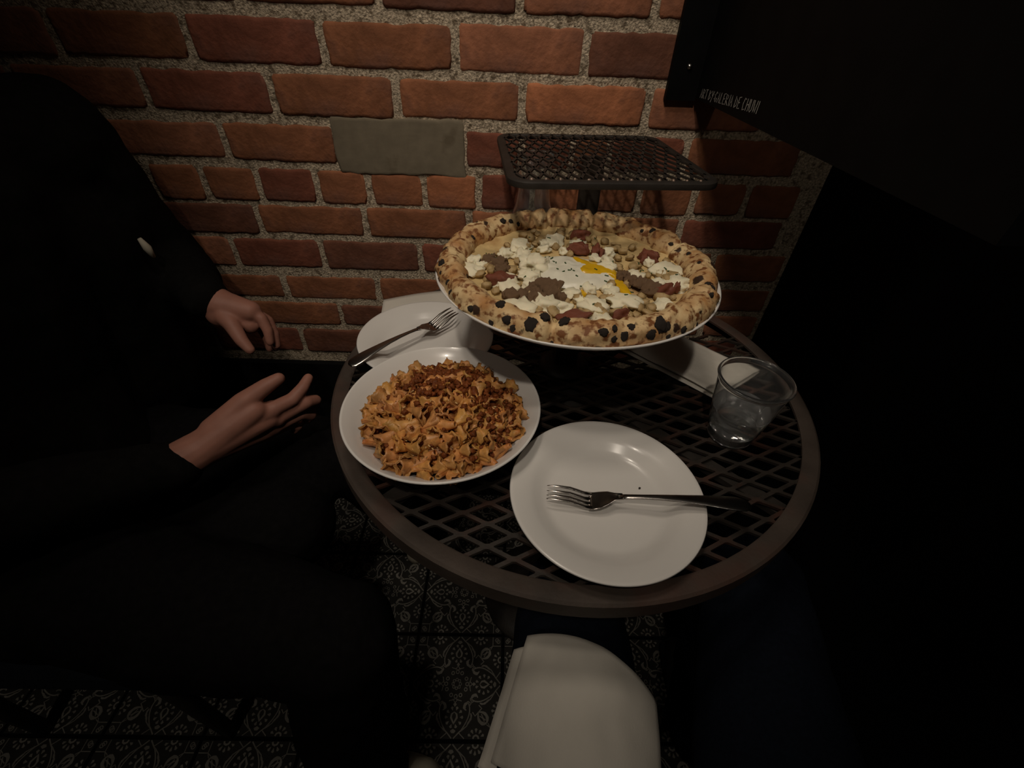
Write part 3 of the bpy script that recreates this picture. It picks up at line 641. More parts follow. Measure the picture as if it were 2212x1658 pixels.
for i, (x, y, s_, rz) in enumerate([(-0.095, -0.0459, 46, 0.5), (0.011, 0.0509, 42, 0.1), (0.0188, 0.1032, 36, 0), (0.0329, 0.0449, 30, 1.2), (0.1048, 0.0353, 36, 2.6), (0.0996, -0.0626, 34, 0.3), (-0.0151, -0.1302, 44, 0.2), (0.0402, 0.0379, 20, 1.4), (0.0384, -0.1203, 24, 0.3), (0.0966, 0.0273, 22, 1), (0.118, -0.055, 16, 0.7)]):
    w = s_*PX*0.5; inst('bacon_piece', bac[i % 3], pz, (x, y, base_z(x, y)+0.007), (rp.uniform(-.35, .35), rp.uniform(-.35, .35), rz), (w*1.1, w*0.62, 0.0065+w*0.25))
def cube_mesh(seed, m, name):
    bm = bmesh.new(); bmesh.ops.create_cube(bm, size=2.0); bmesh.ops.bevel(bm, geom=list(bm.edges), offset=0.34, segments=2, affect='EDGES')
    for p in bm.verts: p.co *= 1+0.35*noise.noise(p.co*0.9+Vector((seed, 0, seed)))
    me = bpy.data.meshes.new(name); bm.to_mesh(me); bm.free(); me.polygons.foreach_set('use_smooth', [True]*len(me.polygons)); me.materials.append(m); return me
oni = [cube_mesh(3.7*k, M['onion'], 'onion_piece') for k in range(4)]
ol = [(-0.0656, 0.1026), (-0.0556, 0.0913), (-0.0447, 0.1098), (-0.0276, 0.1059), (-0.0099, 0.1109), (-0.0002, 0.1029), (0.0083, 0.0863), (0.0295, 0.0932), (0.0382, 0.082), (0.0524, 0.0866), (0.0647, 0.0792), (0.0736, 0.0558), (0.0923, 0.0732), (0.1276, 0.0272), (-0.1111, -0.0409), (-0.1131, -0.059), (-0.1017, -0.0697), (-0.0662, -0.0753), (-0.0183, -0.0876), (0.0097, -0.0794), (0.0261, -0.0784), (0.0373, -0.1168), (0.047, -0.1181), (0.0567, -0.1139), (-0.005, -0.1115), (0.0015, -0.1169), (0.0097, -0.1193), (0.0203, -0.115), (0.0339, -0.1113), (0.047, -0.1025), (0.0734, -0.0863), (0.0769, -0.0987), (0.0624, -0.0995), (0.0162, -0.1083), (0.0538, 0.017), (0.0598, -0.0006), (0.0839, 0.0121), (0.1084, -0.0132), (0.1133, -0.0282), (-0.0826, -0.0134), (-0.0708, -0.0191), (-0.1016, 0.0345), (-0.0918, 0.0105), (-0.0203, 0.0642), (-0.0497, 0.07), (-0.0004, 0.0658), (0.0628, 0.0321), (0.0789, 0.0333), (0.0551, 0.0622), (0.1084, 0.0111), (0.0931, -0.0143), (0.0704, -0.0757), (0.1095, -0.0733), (0.125, -0.0181), (-0.1231, -0.0292), (-0.1092, -0.0153), (-0.0825, -0.0327), (-0.0514, -0.1092), (-0.036, -0.1113), (-0.0113, -0.1186)]
for k in range(70):
    a = rp.uniform(0, 2*PI); r = 0.132*math.sqrt(rp.random()); x, y = r*math.cos(a), r*math.sin(a)
    if (x/0.055)**2+((y+0.01)/0.045)**2 > 1: ol.append((x, y))
for i, (x, y) in enumerate(ol):
    w = rp.uniform(0.0032, 0.0062); inst('onion_piece', oni[i % 4], pz, (x, y, base_z(x, y)+0.003+w*0.3), (rp.uniform(-.6, .6), rp.uniform(-.6, .6), rp.uniform(0, 6)), (w*rp.uniform(0.8, 1.25), w, w*rp.uniform(0.55, 0.9)))
# soft egg: a rumpled white with the yolk broken open on it
def puddle(name, outline, m, z0, h, seed, amp=0.12, parent=pz, rings=9, dome=0.5):
    n = len(outline); cx = sum(p[0] for p in outline)/n; cy = sum(p[1] for p in outline)/n; K = 6*n; pts = []
    for k in range(K):
        t = k/6; i = int(t); fr = t-i; p = [outline[(i+j-1) % n] for j in range(4)]
        q_ = [0.5*((2*p[1][d])+(-p[0][d]+p[2][d])*fr+(2*p[0][d]-5*p[1][d]+4*p[2][d]-p[3][d])*fr**2+(-p[0][d]+3*p[1][d]-3*p[2][d]+p[3][d])*fr**3) for d in (0, 1)]
        pts.append(q_)
    v = []; f = []
    for r in range(rings+1):
        t = 1-r/rings
        for k, (x, y) in enumerate(pts):
            xx = cx+(x-cx)*t; yy = cy+(y-cy)*t
            prof = min(1.0, (1-t)*4)**0.5
            zz = z0+h*(prof*(1-dome)+dome*(1-t*t))*(1+amp*3*NZ(xx*60, yy*60, seed))+amp*h*NZ(xx*170, yy*170, seed+2)
            if r == 0: zz = base_z(xx, yy)+0.001
            v.append((xx, yy, zz))
    for r in range(rings): f += [(r*K+k, r*K+(k+1) % K, (r+1)*K+(k+1) % K, (r+1)*K+k) for k in range(K)]
    bm = bmesh.new(); me = bpy.data.meshes.new(name); me.from_pydata(v, [], f); bm.from_mesh(me); bmesh.ops.remove_doubles(bm, verts=bm.verts, dist=1e-6); bmesh.ops.recalc_face_normals(bm, faces=bm.faces); bm.to_mesh(me); bm.free()
    me.polygons.foreach_set('use_smooth', [True]*len(me.polygons)); me.materials.append(m)
    return link(bpy.data.objects.new(name, me), parent)
egg = puddle('egg_white', [(-0.0556, -0.0048), (-0.0419, 0.0272), (-0.016, 0.0346), (0.018, 0.0288), (0.0463, 0.0094), (0.0568, -0.0168), (0.0462, -0.0426), (0.0184, -0.0533), (-0.0125, -0.0529), (-0.0368, -0.042)], M['eggwhite'], 0.010, 0.0085, 5, amp=0.16)
inst('cheese_dollop', che[2], pz, (-0.053, 0.002, 0.0155), (0, 0.1, 0.7), (0.021, 0.019, 0.0115))
inst('cheese_dollop', che[4], pz, (0.040, -0.006, 0.0180), (0, 0.1, 2.7), (0.012, 0.009, 0.0055))
inst('cheese_dollop', che[1], pz, (0.028, 0.014, 0.0190), (0, 0.1, 1.7), (0.010, 0.007, 0.0055))
puddle('yolk', [(-0.004, 0.024), (0.013, 0.014), (0.0334, 0.0047), (0.0519, -0.0106), (0.0511, -0.0318), (0.0380, -0.0287), (0.0164, -0.0288), (-0.0004, -0.0233), (0.004, -0.0003)], M['yolk'], 0.0150, 0.0052, 3, amp=0.10, parent=pz, dome=0.3)
puddle('yolk', [(0.0440, -0.028), (0.0561, -0.0318), (0.0600, -0.050), (0.0616, -0.0742), (0.0500, -0.064), (0.0430, -0.046)], M['yolk'], 0.0098, 0.0052, 8, amp=0.08, parent=pz, dome=0.3)
puddle('yolk', [(-0.010, -0.058), (0.006, -0.056), (0.010, -0.066), (0.001, -0.078), (-0.004, -0.094), (-0.010, -0.080), (-0.014, -0.066)], M['yolk'], 0.0088, 0.0045, 12, amp=0.08, parent=pz, dome=0.3)
cb = MB().tube([(-1, 0, 0), (1, 0, 0)], 0.38, 8).build('chive', M['chive'], pz); cm_ = cb.data; first = True
chl = [(-0.0287, 0.018), (-0.0276, 0.0082), (-0.0248, 0.0042), (-0.0067, -0.016), (-0.0043, -0.021), (-0.0094, -0.0188), (-0.0246, -0.0172), (-0.066, -0.0162), (-0.0665, -0.0403), (0.034, -0.0397), (0.0848, 0.008), (0.0879, 0.0027), (0.0917, 0.0057), (0.1159, -0.0074), (0.1188, -0.0125), (-0.1066, 0.0326), (-0.0325, 0.0279), (0.0221, 0.0218), (0.0237, -0.0191), (0.0544, 0.0031), (0.0017, -0.055), (-0.0402, 0.0004), (0.1232, -0.0307), (0.0493, -0.0856), (-0.0016, -0.0335), (0.0206, -0.0787), (-0.0132, -0.0018), (-0.0568, 0.0534)]
for k in range(26):
    a = rp.uniform(0, 2*PI); r = 0.125*math.sqrt(rp.random()); chl.append((r*math.cos(a), r*math.sin(a)))
bpy.context.view_layer.update()
def drop(x, y, zf):
    # height of the topmost topping under a point
    best = zf
    for ch_ in pz.children:
        if ch_.type != 'MESH' or ch_.name.startswith(('crust', 'chive', 'base')): continue
        mw = ch_.matrix_local.inverted(); o_ = mw @ Vector((x, y, 0.08)); d_ = (mw.to_3x3() @ Vector((0, 0, -1)))
        bb = ch_.dimensions
        if (Vector((x, y))-ch_.location.xy).length > 0.03 and not ch_.name.startswith(('egg', 'yolk')): continue
        ok, loc, nn, _ = ch_.ray_cast(o_, d_)
        if ok: best = max(best, (ch_.matrix_local @ loc).z)
    return best
for i, (x, y) in enumerate(chl):
    o = cb if i == 0 else inst('chive', cm_, pz)
    w = rp.uniform(0.0011, 0.0026); o.location = (x, y, drop(x, y, base_z(x, y))+0.0005); o.rotation_euler = (rp.uniform(-.2, .2), rp.uniform(-.25, .25), rp.uniform(0, 6)); o.scale = (w, 0.0022, 0.0018)
# charred blisters on the crust (angle around, angle over the rim, size)
chm = [blob_mesh('char_blister', M['char'], 0.35, 1.8, 2.9*k+6, sub=3, jag=0.14) for k in range(3)]
chars = [(-2.103, 0.63, 16), (-1.948, 0.81, 22), (-2.058, 0.2, 14), (-2.195, 1.51, 20), (-1.874, 1.51, 18), (-1.753, 1.62, 22), (-2.374, 0.38, 14), (-2.213, 0.01, 12), (-1.804, -0.3, 10), (-1.144, 0.88, 26), (-1.387, 0.52, 18), (-1.456, 0.41, 12), (-1.525, 0.8, 14), (-1.453, 1.01, 12), (-0.444, 1.09, 14), (-0.56, 0.99, 12), (-1.538, -0.29, 10), (-0.983, 0.21, 16), (-1.334, 1.11, 16), (-2.963, 0.93, 20), (-2.878, 0.55, 9), (-2.731, 0.67, 12), (-2.623, 0.39, 12), (2.278, 2.23, 18), (2.18, 2.31, 12), (2.73, 2.38, 14), (2.098, 2.62, 10), (0.665, 2.04, 14), (0.756, 2.34, 9), (0.395, 2.23, 10), (0.125, 2.12, 11), (-0.11, 1.97, 8), (-0.411, 1.55, 12), (-1.225, 0.43, 16), (-1.099, 0.72, 14), (-1.099, 0.09, 10), (-0.832, 0.06, 10)]
for i, (th, ph, s_) in enumerate(chars):
    p = crust_pt(th, ph); e = 0.02
    nrm = (crust_pt(th+e, ph)-crust_pt(th-e, ph)).cross(crust_pt(th, ph+e*4)-crust_pt(th, ph-e*4)).normalized()
    if nrm.dot(p-Vector((R0*math.cos(th), R0*math.sin(th), 0.0120))) < 0: nrm = -nrm
    w = s_*PX*0.46
    o = inst('char_blister', chm[i % 3], pz, p-nrm*w*0.14, nrm.to_track_quat('Z', 'Y').to_euler(), (w*rp.uniform(0.85, 1.15), w*rp.uniform(0.8, 1.1), w*0.52))

# ================================================================== PASTA
pa = thing('pasta_serving', 'heap of ruffled orange pasta baked with cheese and browned meat crumbs', 'pasta', (BWL[0], BWL[1], TZ+0.0055))
MO = (0.003, -0.009)     # the heap leans to the open side of the bowl
def mound(r): return 0.025+0.045*max(0.0, 1-(r/0.100)**2)**0.8
v = []; f = []; NA = 72; prof = [(0.0, 0), (0.045, 0.0006), (0.062, 0.0045), (0.076, 0.0115), (0.0850, 0.0195)]
rr = [0.0, 0.02, 0.04, 0.06, 0.075, 0.084, 0.086]
top = [(r, (mound(r)-0.006)*(1 if r < 0.09 else 1)) for r in rr[:-1]]+[(0.0860, 0.0205)]
ml = MB(); pr = top+prof[::-1]
ml.lathe(pr, NA)
ml.v = [(x*(1+0.0), y, z+(0.003*NZ(x*70, y*70, 2) if z > 0.027 and math.hypot(x, y) < 0.089 else 0)) for x, y, z in ml.v]
ml.build('sauce', M['sauce'], pa)
def campanelle(seed):
    rs = random.Random(seed); nu, nv = 9, 26; turns = 1.35; v = []; f = []; th = 0.0011
    for side in (0, 1):
        for i in range(nu+1):
            u = i/nu
            for k in range(nv+1):
                w = k/nv; a = w*turns*2*PI+u*1.1
                r = 0.0030+0.0054*u**1.2+0.0012*w*(0.4+u)-side*th
                ruf = max(0, u-0.62)/0.38
                r += ruf*0.0015*math.sin(a*6.0+seed)+0.0020*ruf*ruf
                z = (u-0.5)*0.026+ruf*0.0015*math.sin(a*6+1.5+seed)
                bend = 0.0035*math.sin(u*PI+seed)
                v.append((r*math.cos(a)+bend, r*math.sin(a), z))
    N = (nu+1)*(nv+1); id_ = lambda i, k: i*(nv+1)+k
    for i in range(nu):
        for k in range(nv):
            q_ = (id_(i, k), id_(i, k+1), id_(i+1, k+1), id_(i+1, k)); f.append(q_); f.append(tuple(j+N for j in q_[::-1]))
    for k in range(nv): f += [(id_(0, k), id_(0, k)+N, id_(0, k+1)+N, id_(0, k+1)), (id_(nu, k), id_(nu, k+1), id_(nu, k+1)+N, id_(nu, k)+N)]
    for i in range(nu): f += [(id_(i, 0), id_(i+1, 0), id_(i+1, 0)+N, id_(i, 0)+N), (id_(i, nv), id_(i, nv)+N, id_(i+1, nv)+N, id_(i+1, nv))]
    me = bpy.data.meshes.new('pasta_piece'); me.from_pydata(v, [], f); me.polygons.foreach_set('use_smooth', [True]*len(f)); me.materials.append(M['pasta']); return me
cmp_ = [campanelle(k*1.9+1) for k in range(5)]
rq = random.Random(21); placed = []
tries = 0
while len(placed) < 210 and tries < 9000:
    tries += 1
    a = rq.uniform(0, 2*PI); r = 0.092*math.sqrt(rq.random()); x, y = r*math.cos(a), r*math.sin(a)
    if any((x-px)**2+(y-py)**2 < 0.0088**2 for px, py in placed): continue
    placed.append((x, y)); z = mound(r)-0.001+rq.uniform(-0.005, 0.003)+(0.002 if r > 0.086 else 0)
    q1 = rq.uniform(0.80, 1.12); sc_ = rq.uniform(0.85, 1.12)*(0.88 if r > 0.086 else 1)
    inst('pasta_piece', cmp_[len(placed) % 5], pa, (x+MO[0], y+MO[1], z), (PI/2+rq.uniform(-0.75, 0.75), rq.uniform(-0.5, 0.5), rq.uniform(0, 2*PI)), (sc_,)*3, (q1, q1*rq.uniform(0.9, 1.05), q1*rq.uniform(0.8, 1.1)))
# meat crumbs and grated cheese: too many and too small to pick apart
def crumbs(name, m, N, size, dens, seed, stretch=1.0, lift=0.0095):
    rs = random.Random(seed); b = MB(); bm = bmesh.new(); bmesh.ops.create_icosphere(bm, subdivisions=2, radius=1.0); base_v = [p.co.copy() for p in bm.verts]; base_f = [[q_.index for q_ in fc.verts] for fc in bm.faces]; bm.free()
    n = 0
    while n < N:
        a = rs.uniform(0, 2*PI); r = 0.090*math.sqrt(rs.random()); x, y = r*math.cos(a), r*math.sin(a)
        if rs.random() > dens(x, y): continue
        n += 1; s_ = rs.uniform(0.6, 1.35)*size; rot = Matrix.Rotation(rs.uniform(0, 6), 3, 'Z') @ Matrix.Rotation(rs.uniform(-.6, .6), 3, 'X'); o3 = Vector((x+MO[0], y+MO[1], mound(r)+rs.uniform(-0.001, lift))); ph = rs.uniform(0, 50)
        b.add([o3+rot @ Vector((p.x*s_*stretch, p.y*s_, p.z*s_*0.8))*(1+0.75*noise.noise(p*1.5+Vector((ph, 0, 0)))+0.4*noise.noise(p*3.7+Vector((0, ph, 0)))) for p in base_v], base_f)
    o = b.build(name, m, pa); o['kind'] = 'stuff'; return o
crumbs('meat_crumbs', M['meat'], 1250, 0.0031, lambda x, y: min(1, 0.03+1.1*math.exp(-(((x-0.010)/0.045)**2+((y-0.040)/0.036)**2))+0.35*math.exp(-(((x-0.07)/0.03)**2+((y+0.02)/0.05)**2))), 4)
crumbs('grated_cheese', M['parm'], 150, 0.0008, lambda x, y: 0.5, 8, stretch=2.2, lift=0.009)

# ================================================================== PEOPLE
def capsule_into(b, p0, r0, p1, r1, n=16, caps=5, flat=None):
    p0 = Vector(p0); p1 = Vector(p1); d = p1-p0; L = d.length
    d = d.normalized() if L > 1e-6 else Vector((0, 0, 1))
    ref = Vector((0, 0, 1)) if abs(d.z) < 0.9 else Vector((1, 0, 0)); a = d.cross(ref).normalized(); c = a.cross(d)
    rings = [(p0-d*r0*math.sin(PI/2*(1-k/caps)), max(1e-4, r0*math.cos(PI/2*(1-k/caps)))) for k in range(caps+1)]+[(p1+d*r1*math.sin(PI/2*k/caps), max(1e-4, r1*math.cos(PI/2*k/caps))) for k in range(caps+1)]
    v = []; f = []
    for p, r in rings: v += [p+(a*math.cos(2*PI*k/n)+c*math.sin(2*PI*k/n))*r for k in range(n)]
    for i in range(len(rings)-1): f += [(i*n+k, (i+1)*n+k, (i+1)*n+(k+1) % n, i*n+(k+1) % n) for k in range(n)]
    f += [tuple(range(n)), tuple((len(rings)-1)*n+k for k in range(n))[::-1]]
    b.add(v, f)
def ell_into(b, c, rad, rot=None, n=24, m=14):
    c = Vector(c); v = []; f = []
    for i in range(m+1):
        t = PI*i/m
        for k in range(n):
            p = Vector((rad[0]*max(1e-3, math.sin(t))*math.cos(2*PI*k/n), rad[1]*max(1e-3, math.sin(t))*math.sin(2*PI*k/n), rad[2]*math.cos(t)))
            v.append(c+(rot @ p if rot else p))
    for i in range(m): f += [(i*n+k, (i+1)*n+k, (i+1)*n+(k+1) % n, i*n+(k+1) % n) for k in range(n)]
    f += [tuple(range(n))[::-1], tuple(m*n+k for k in range(n))]
    b.add(v, f)
def fuse(name, b, m, voxel, smooth_it, parent, org, folds=0.0, fscale=12.0):
    org = Vector(org)
    me = bpy.data.meshes.new(name+'_raw'); me.from_pydata([tuple(Vector(p)-org) for p in b.v], [], b.f)
    bm = bmesh.new(); bm.from_mesh(me); bmesh.ops.recalc_face_normals(bm, faces=bm.faces); bm.to_mesh(me); bm.free()
    o = bpy.data.objects.new(name, me); C.objects.link(o)
    md = o.modifiers.new('r', 'REMESH'); md.mode = 'VOXEL'; md.voxel_size = voxel
    if smooth_it:
        s_ = o.modifiers.new('s', 'SMOOTH'); s_.factor = 0.5; s_.iterations = smooth_it
    dg = bpy.context.evaluated_depsgraph_get(); dg.update()
    me2 = bpy.data.meshes.new_from_object(o.evaluated_get(dg)); o.modifiers.clear(); o.data = me2; me2.name = name; bpy.data.meshes.remove(me)
    if folds:
        for p, nn in [(p, p.normal.copy()) for p in me2.vertices]:
            q_ = p.co*fscale; p.co += nn*folds*(noise.noise(Vector((q_.x, q_.y, q_.z*0.6)))+0.5*noise.noise(q_*2.3))
    me2.polygons.foreach_set('use_smooth', [True]*len(me2.polygons)); me2.materials.clear(); me2.materials.append(m); o.parent = parent
    return o
def chain(b, pts, rad):
    for (p0, p1), (r0, r1) in zip(zip(pts[:-1], pts[1:]), zip(rad[:-1], rad[1:])): capsule_into(b, p0, r0, p1, r1)

# ---- seated diner on the left, reaching towards the table
PO = (-0.70, -0.45, 0.0)
per = thing('person', 'person in black top and trousers seated beside the table, both hands held out', 'person', PO)
SR, SL = Vector((-0.70, -0.50, 1.00)), Vector((-0.675, -0.165, 1.005))
ER, EL = Vector((-0.655, -0.640, 0.715)), Vector((-0.640, -0.105, 0.775))
CR, WR = Vector((-0.4554, -0.4906, 0.6691)), Vector((-0.4335, -0.4729, 0.675))
C2, W2 = Vector((-0.4956, -0.2416, 0.7837)), Vector((-0.4777, -0.2465, 0.7784))
HC = Vector((-0.705, -0.330, 1.215))
b = MB()
# torso, neck, head
chain(b, [(-0.74, -0.45, 0.55), (-0.76, -0.40, 0.75), (-0.73, -0.34, 0.95), (-0.715, -0.335, 1.04), (-0.705, -0.333, 1.12)], [0.11, 0.105, 0.10, 0.06, 0.052])
ell_into(b, HC, (0.092, 0.073, 0.105)); ell_into(b, HC+Vector((0.035, 0, -0.055)), (0.060, 0.052, 0.058))
fwd = Vector((0.93, 0.05, -0.25)).normalized()
capsule_into(b, HC+fwd*0.082+Vector((0, 0, 0.012)), 0.009, HC+fwd*0.106+Vector((0, 0, -0.022)), 0.013)      # nose
for s_ in (-1, 1):
    ell_into(b, HC+Vector((-0.005, s_*0.074, -0.005)), (0.018, 0.008, 0.030))                                   # ears
    ell_into(b, HC+fwd*0.080+Vector((0, s_*0.030, 0.020)), (0.012, 0.014, 0.009))                               # brow and lids
ell_into(b, HC+fwd*0.083+Vector((0, 0, -0.052)), (0.012, 0.024, 0.006)); ell_into(b, HC+fwd*0.080+Vector((0, 0, -0.064)), (0.012, 0.020, 0.007))  # lips
# arms
chain(b, [SR, ER, CR, WR], [0.048, 0.040, 0.0285, 0.0275]); chain(b, [SL, EL, C2, W2], [0.048, 0.040, 0.0285, 0.027])
chain(b, [SR, (-0.73, -0.34, 0.99), SL], [0.05, 0.08, 0.05])
# near hand: palm, thumb from the side of the palm, four curled fingers of their own
HANDFILL = (((-0.3672, -0.4209, 0.7065), 0.0165), ((-0.3583, -0.4120, 0.6830), 0.0175), ((-0.3700, -0.4120, 0.6580), 0.0165))
palm0, palm1 = Vector((-0.3990, -0.4380, 0.6880)), Vector((-0.4080, -0.4350, 0.6610))
capsule_into(b, WR, 0.0270, palm0, 0.0235); capsule_into(b, WR, 0.0270, palm1, 0.0230)
fing = [
 ([(-0.3506, -0.4073, 0.6958), (-0.3221, -0.3942, 0.7057), (-0.3100, -0.3763, 0.7149), (-0.3061, -0.3613, 0.7210)], [0.0120, 0.0104, 0.0092, 0.0076]),
 ([(-0.3505, -0.4055, 0.6763), (-0.3089, -0.3837, 0.6907), (-0.3024, -0.3690, 0.6810), (-0.3100, -0.3640, 0.6640)], [0.0122, 0.0106, 0.0094, 0.0078]),
 ([(-0.3596, -0.4069, 0.6589), (-0.3225, -0.3842, 0.6666), (-0.3150, -0.3740, 0.6525), (-0.3259, -0.3715, 0.6385)], [0.0116, 0.0100, 0.0090, 0.0074]),
 ([(-0.3759, -0.4090, 0.6437), (-0.3447, -0.3878, 0.6463), (-0.3380, -0.3825, 0.6347), (-0.3463, -0.3820, 0.6240)], [0.0106, 0.0088, 0.0079, 0.0066])]
for (pts, rad), pc in zip(fing, (palm0, palm0, palm1, palm1)):
    capsule_into(b, pc, 0.0225, pts[0], rad[0]*1.2); chain(b, pts, rad)
capsule_into(b, palm0, 0.021, (-0.357, -0.411, 0.686), 0.0145); capsule_into(b, palm1, 0.021, (-0.362, -0.411, 0.664), 0.0140)
for p_, r_ in HANDFILL: capsule_into(b, WR, 0.026, p_, r_)
chain(b, [(-0.417, -0.449, 0.690), (-0.3810, -0.4185, 0.7190), (-0.3516, -0.3983, 0.7342), (-0.3354, -0.3869, 0.7404)], [0.0215, 0.0155, 0.0118, 0.0090])
# far hand
k2 = Vector((-0.4302, -0.2489, 0.769))
capsule_into(b, W2, 0.026, k2, 0.018); capsule_into(b, W2+Vector((0, -0.008, -0.012)), 0.022, k2+Vector((-0.004, -0.006, -0.022)), 0.016)
for off_, sc_ in (((0, 0, 0), 1.0), ((0.001, 0.012, -0.012), 1.05), ((-0.006, 0.018, -0.026), 0.98), ((-0.016, 0.020, -0.038), 0.85)):
    o3 = Vector(off_); chain(b, [k2+o3*0.8, k2+o3+Vector((0.0180, -0.005, -0.010))*sc_, k2+o3+Vector((0.0255, -0.013, -0.030))*sc_, k2+o3+Vector((0.0265, -0.020, -0.048))*sc_], [0.0105, 0.0092, 0.0082, 0.0068])
chain(b, [W2+Vector((0.006, -0.010, -0.008)), (-0.4513, -0.2758, 0.7599), (-0.4338, -0.2930, 0.7402), (-0.4209, -0.3012, 0.7278)], [0.019, 0.0130, 0.0105, 0.0080])
fuse('body', b, M['skin'], 0.0026, 4, per, PO)
b = MB(); ell_into(b, HC+Vector((-0.020, 0, 0.022)), (0.098, 0.083, 0.102)); ell_into(b, HC+Vector((-0.055, 0, -0.035)), (0.060, 0.074, 0.080))
fuse('hair', b, M['hair'], 0.006, 4, per, PO, 0.004, 60)
# top: body, two sleeves down to the cuffs
b = MB()
chain(b, [(-0.73, -0.46, 0.575), (-0.765, -0.42, 0.72), (-0.74, -0.345, 0.95), (-0.722, -0.338, 1.055)], [0.165, 0.160, 0.150, 0.085])
chain(b, [SR+Vector((0, 0.02, 0)), (-0.735, -0.345, 0.985), SL+Vector((0, -0.02, 0))], [0.080, 0.120, 0.080])
chain(b, [SR, ER, ER.lerp(CR, 0.5), CR-(WR-CR)*0.3], [0.075, 0.062, 0.050, 0.038]); chain(b, [SL, EL, EL.lerp(C2, 0.55), C2-(W2-C2)*0.3], [0.075, 0.060, 0.050, 0.037])
capsule_into(b, (-0.73, -0.50, 0.56), 0.15, (-0.60, -0.60, 0.53), 0.10)
chain(b, [(-0.74, -0.36, 0.95), (-0.70, -0.22, 0.86), (-0.72, -0.22, 0.62)], [0.13, 0.115, 0.13])
fuse('sweater', b, M['coat'], 0.008, 6, per, PO, 0.006, 14)
# trousers
KR, AR, KL, AL = Vector((-0.215, -0.655, 0.500)), Vector((-0.255, -0.715, 0.085)), Vector((-0.275, -0.335, 0.500)), Vector((-0.215, -0.205, 0.085))
b = MB(); chain(b, [(-0.70, -0.56, 0.515), (-0.45, -0.62, 0.515), KR, KR.lerp(AR, 0.5), AR], [0.115, 0.098, 0.076, 0.086, 0.088])
chain(b, [(-0.70, -0.38, 0.515), (-0.45, -0.35, 0.515), KL, KL.lerp(AL, 0.5), AL], [0.110, 0.092, 0.074, 0.076, 0.074])
capsule_into(b, (-0.66, -0.47, 0.49), 0.11, (-0.37, -0.47, 0.475), 0.085); capsule_into(b, (-0.45, -0.60, 0.48), 0.08, (-0.45, -0.36, 0.48), 0.08)
fuse('trousers', b, M['trouser'], 0.010, 5, per, PO, 0.007, 13)
# pale clip hanging on the chest
o = MB().tube([(-0.5760, -0.2210, 0.878), (-0.5727, -0.2192, 0.8621), (-0.5700, -0.2190, 0.846)], [0.003, 0.0062, 0.003], 10).build('zip_pull', M['sneaker'], per, loc=-Vector(PO)); o['label'] = 'small pale pull tab on the dark top'
# sneakers
def sneaker(loc, rz, label):
    b = MB(); R = Matrix.Rotation(rz, 3, 'Z')
    r = bpy.data.objects.new('sneaker', None); C.objects.link(r); r.parent = per; r.location = Vector(loc)-Vector(PO); r.rotation_euler = (0, 0, rz); r['label'] = label
    capsule_into(b, (-0.07, 0, 0.048), 0.036, (0.0, 0, 0.050), 0.039); capsule_into(b, (0, 0, 0.050), 0.040, (0.11, 0, 0.038), 0.034); capsule_into(b, (-0.06, 0, 0.07), 0.036, (-0.01, 0, 0.085), 0.034)
    fuse('upper', b, M['sneaker'], 0.006, 5, r, (0, 0, 0))
    sole = MB(); n = 40; v = []; f = []
    for z, k in ((0.0, 0.96), (0.004, 1.0), (0.024, 1.0), (0.027, 0.95)):
        for i in range(n):
            a = 2*PI*i/n; x = 0.128*math.cos(a); w = 0.047*(1 if x > 0 else 0.86)*(1-0.0*x)
            v.append((0.018+x*k, w*math.copysign(abs(math.sin(a))**0.75, math.sin(a))*k, z))
    for j in range(3): f += [(j*n+i, j*n+(i+1) % n, (j+1)*n+(i+1) % n, (j+1)*n+i) for i in range(n)]
    f += [tuple(range(n))[::-1], tuple(3*n+i for i in range(n))]
    mk('sole', v, f, M['sneaker'], r)
    for k in range(4):
        x = 0.022+0.018*k; MB().tube([(x, -0.034+0.001*k, 0.072-0.0035*k), (x+0.004, -0.018, 0.0905-0.0045*k), (x+0.006, 0, 0.0945-0.0048*k), (x+0.004, 0.018, 0.0905-0.0045*k), (x, 0.034-0.001*k, 0.072-0.0035*k)], 0.0032, 8).build('lace', M['lace'], r)
    return r
sneaker((-0.245, -0.735, 0.0), 0.0, 'cream sneaker with dark laces under the near trouser leg')
sneaker((-0.200, -0.185, 0.0), 1.2, 'cream sneaker with dark laces under the table')
# the chair under that person
ch = thing('dining_chair', 'dark chair with grey-blue seat under the person in black', 'chair', (-0.74, -0.47, 0))
autosmooth(MB().box(-0.21, 0.21, -0.21, 0.21, 0.350, 0.395).build('seat', M['seat'], ch, False))
for sx in (-1, 1):
    for sy in (-1, 1): MB().tube([(sx*0.19, sy*0.19, 0.0), (sx*0.185, sy*0.185, 0.352)], [0.013, 0.016], 12).build('leg', M['black_iron'], ch)
for sy in (-1, 1): MB().tube([(-0.20, sy*0.185, 0.36), (-0.235, sy*0.18, 0.62), (-0.27, sy*0.17, 0.86)], 0.014, 12).build('back_post', M['black_iron'], ch)
MB().box(-0.285, -0.262, -0.19, 0.19, 0.70, 0.88).build('backrest', M['seat'], ch, False)

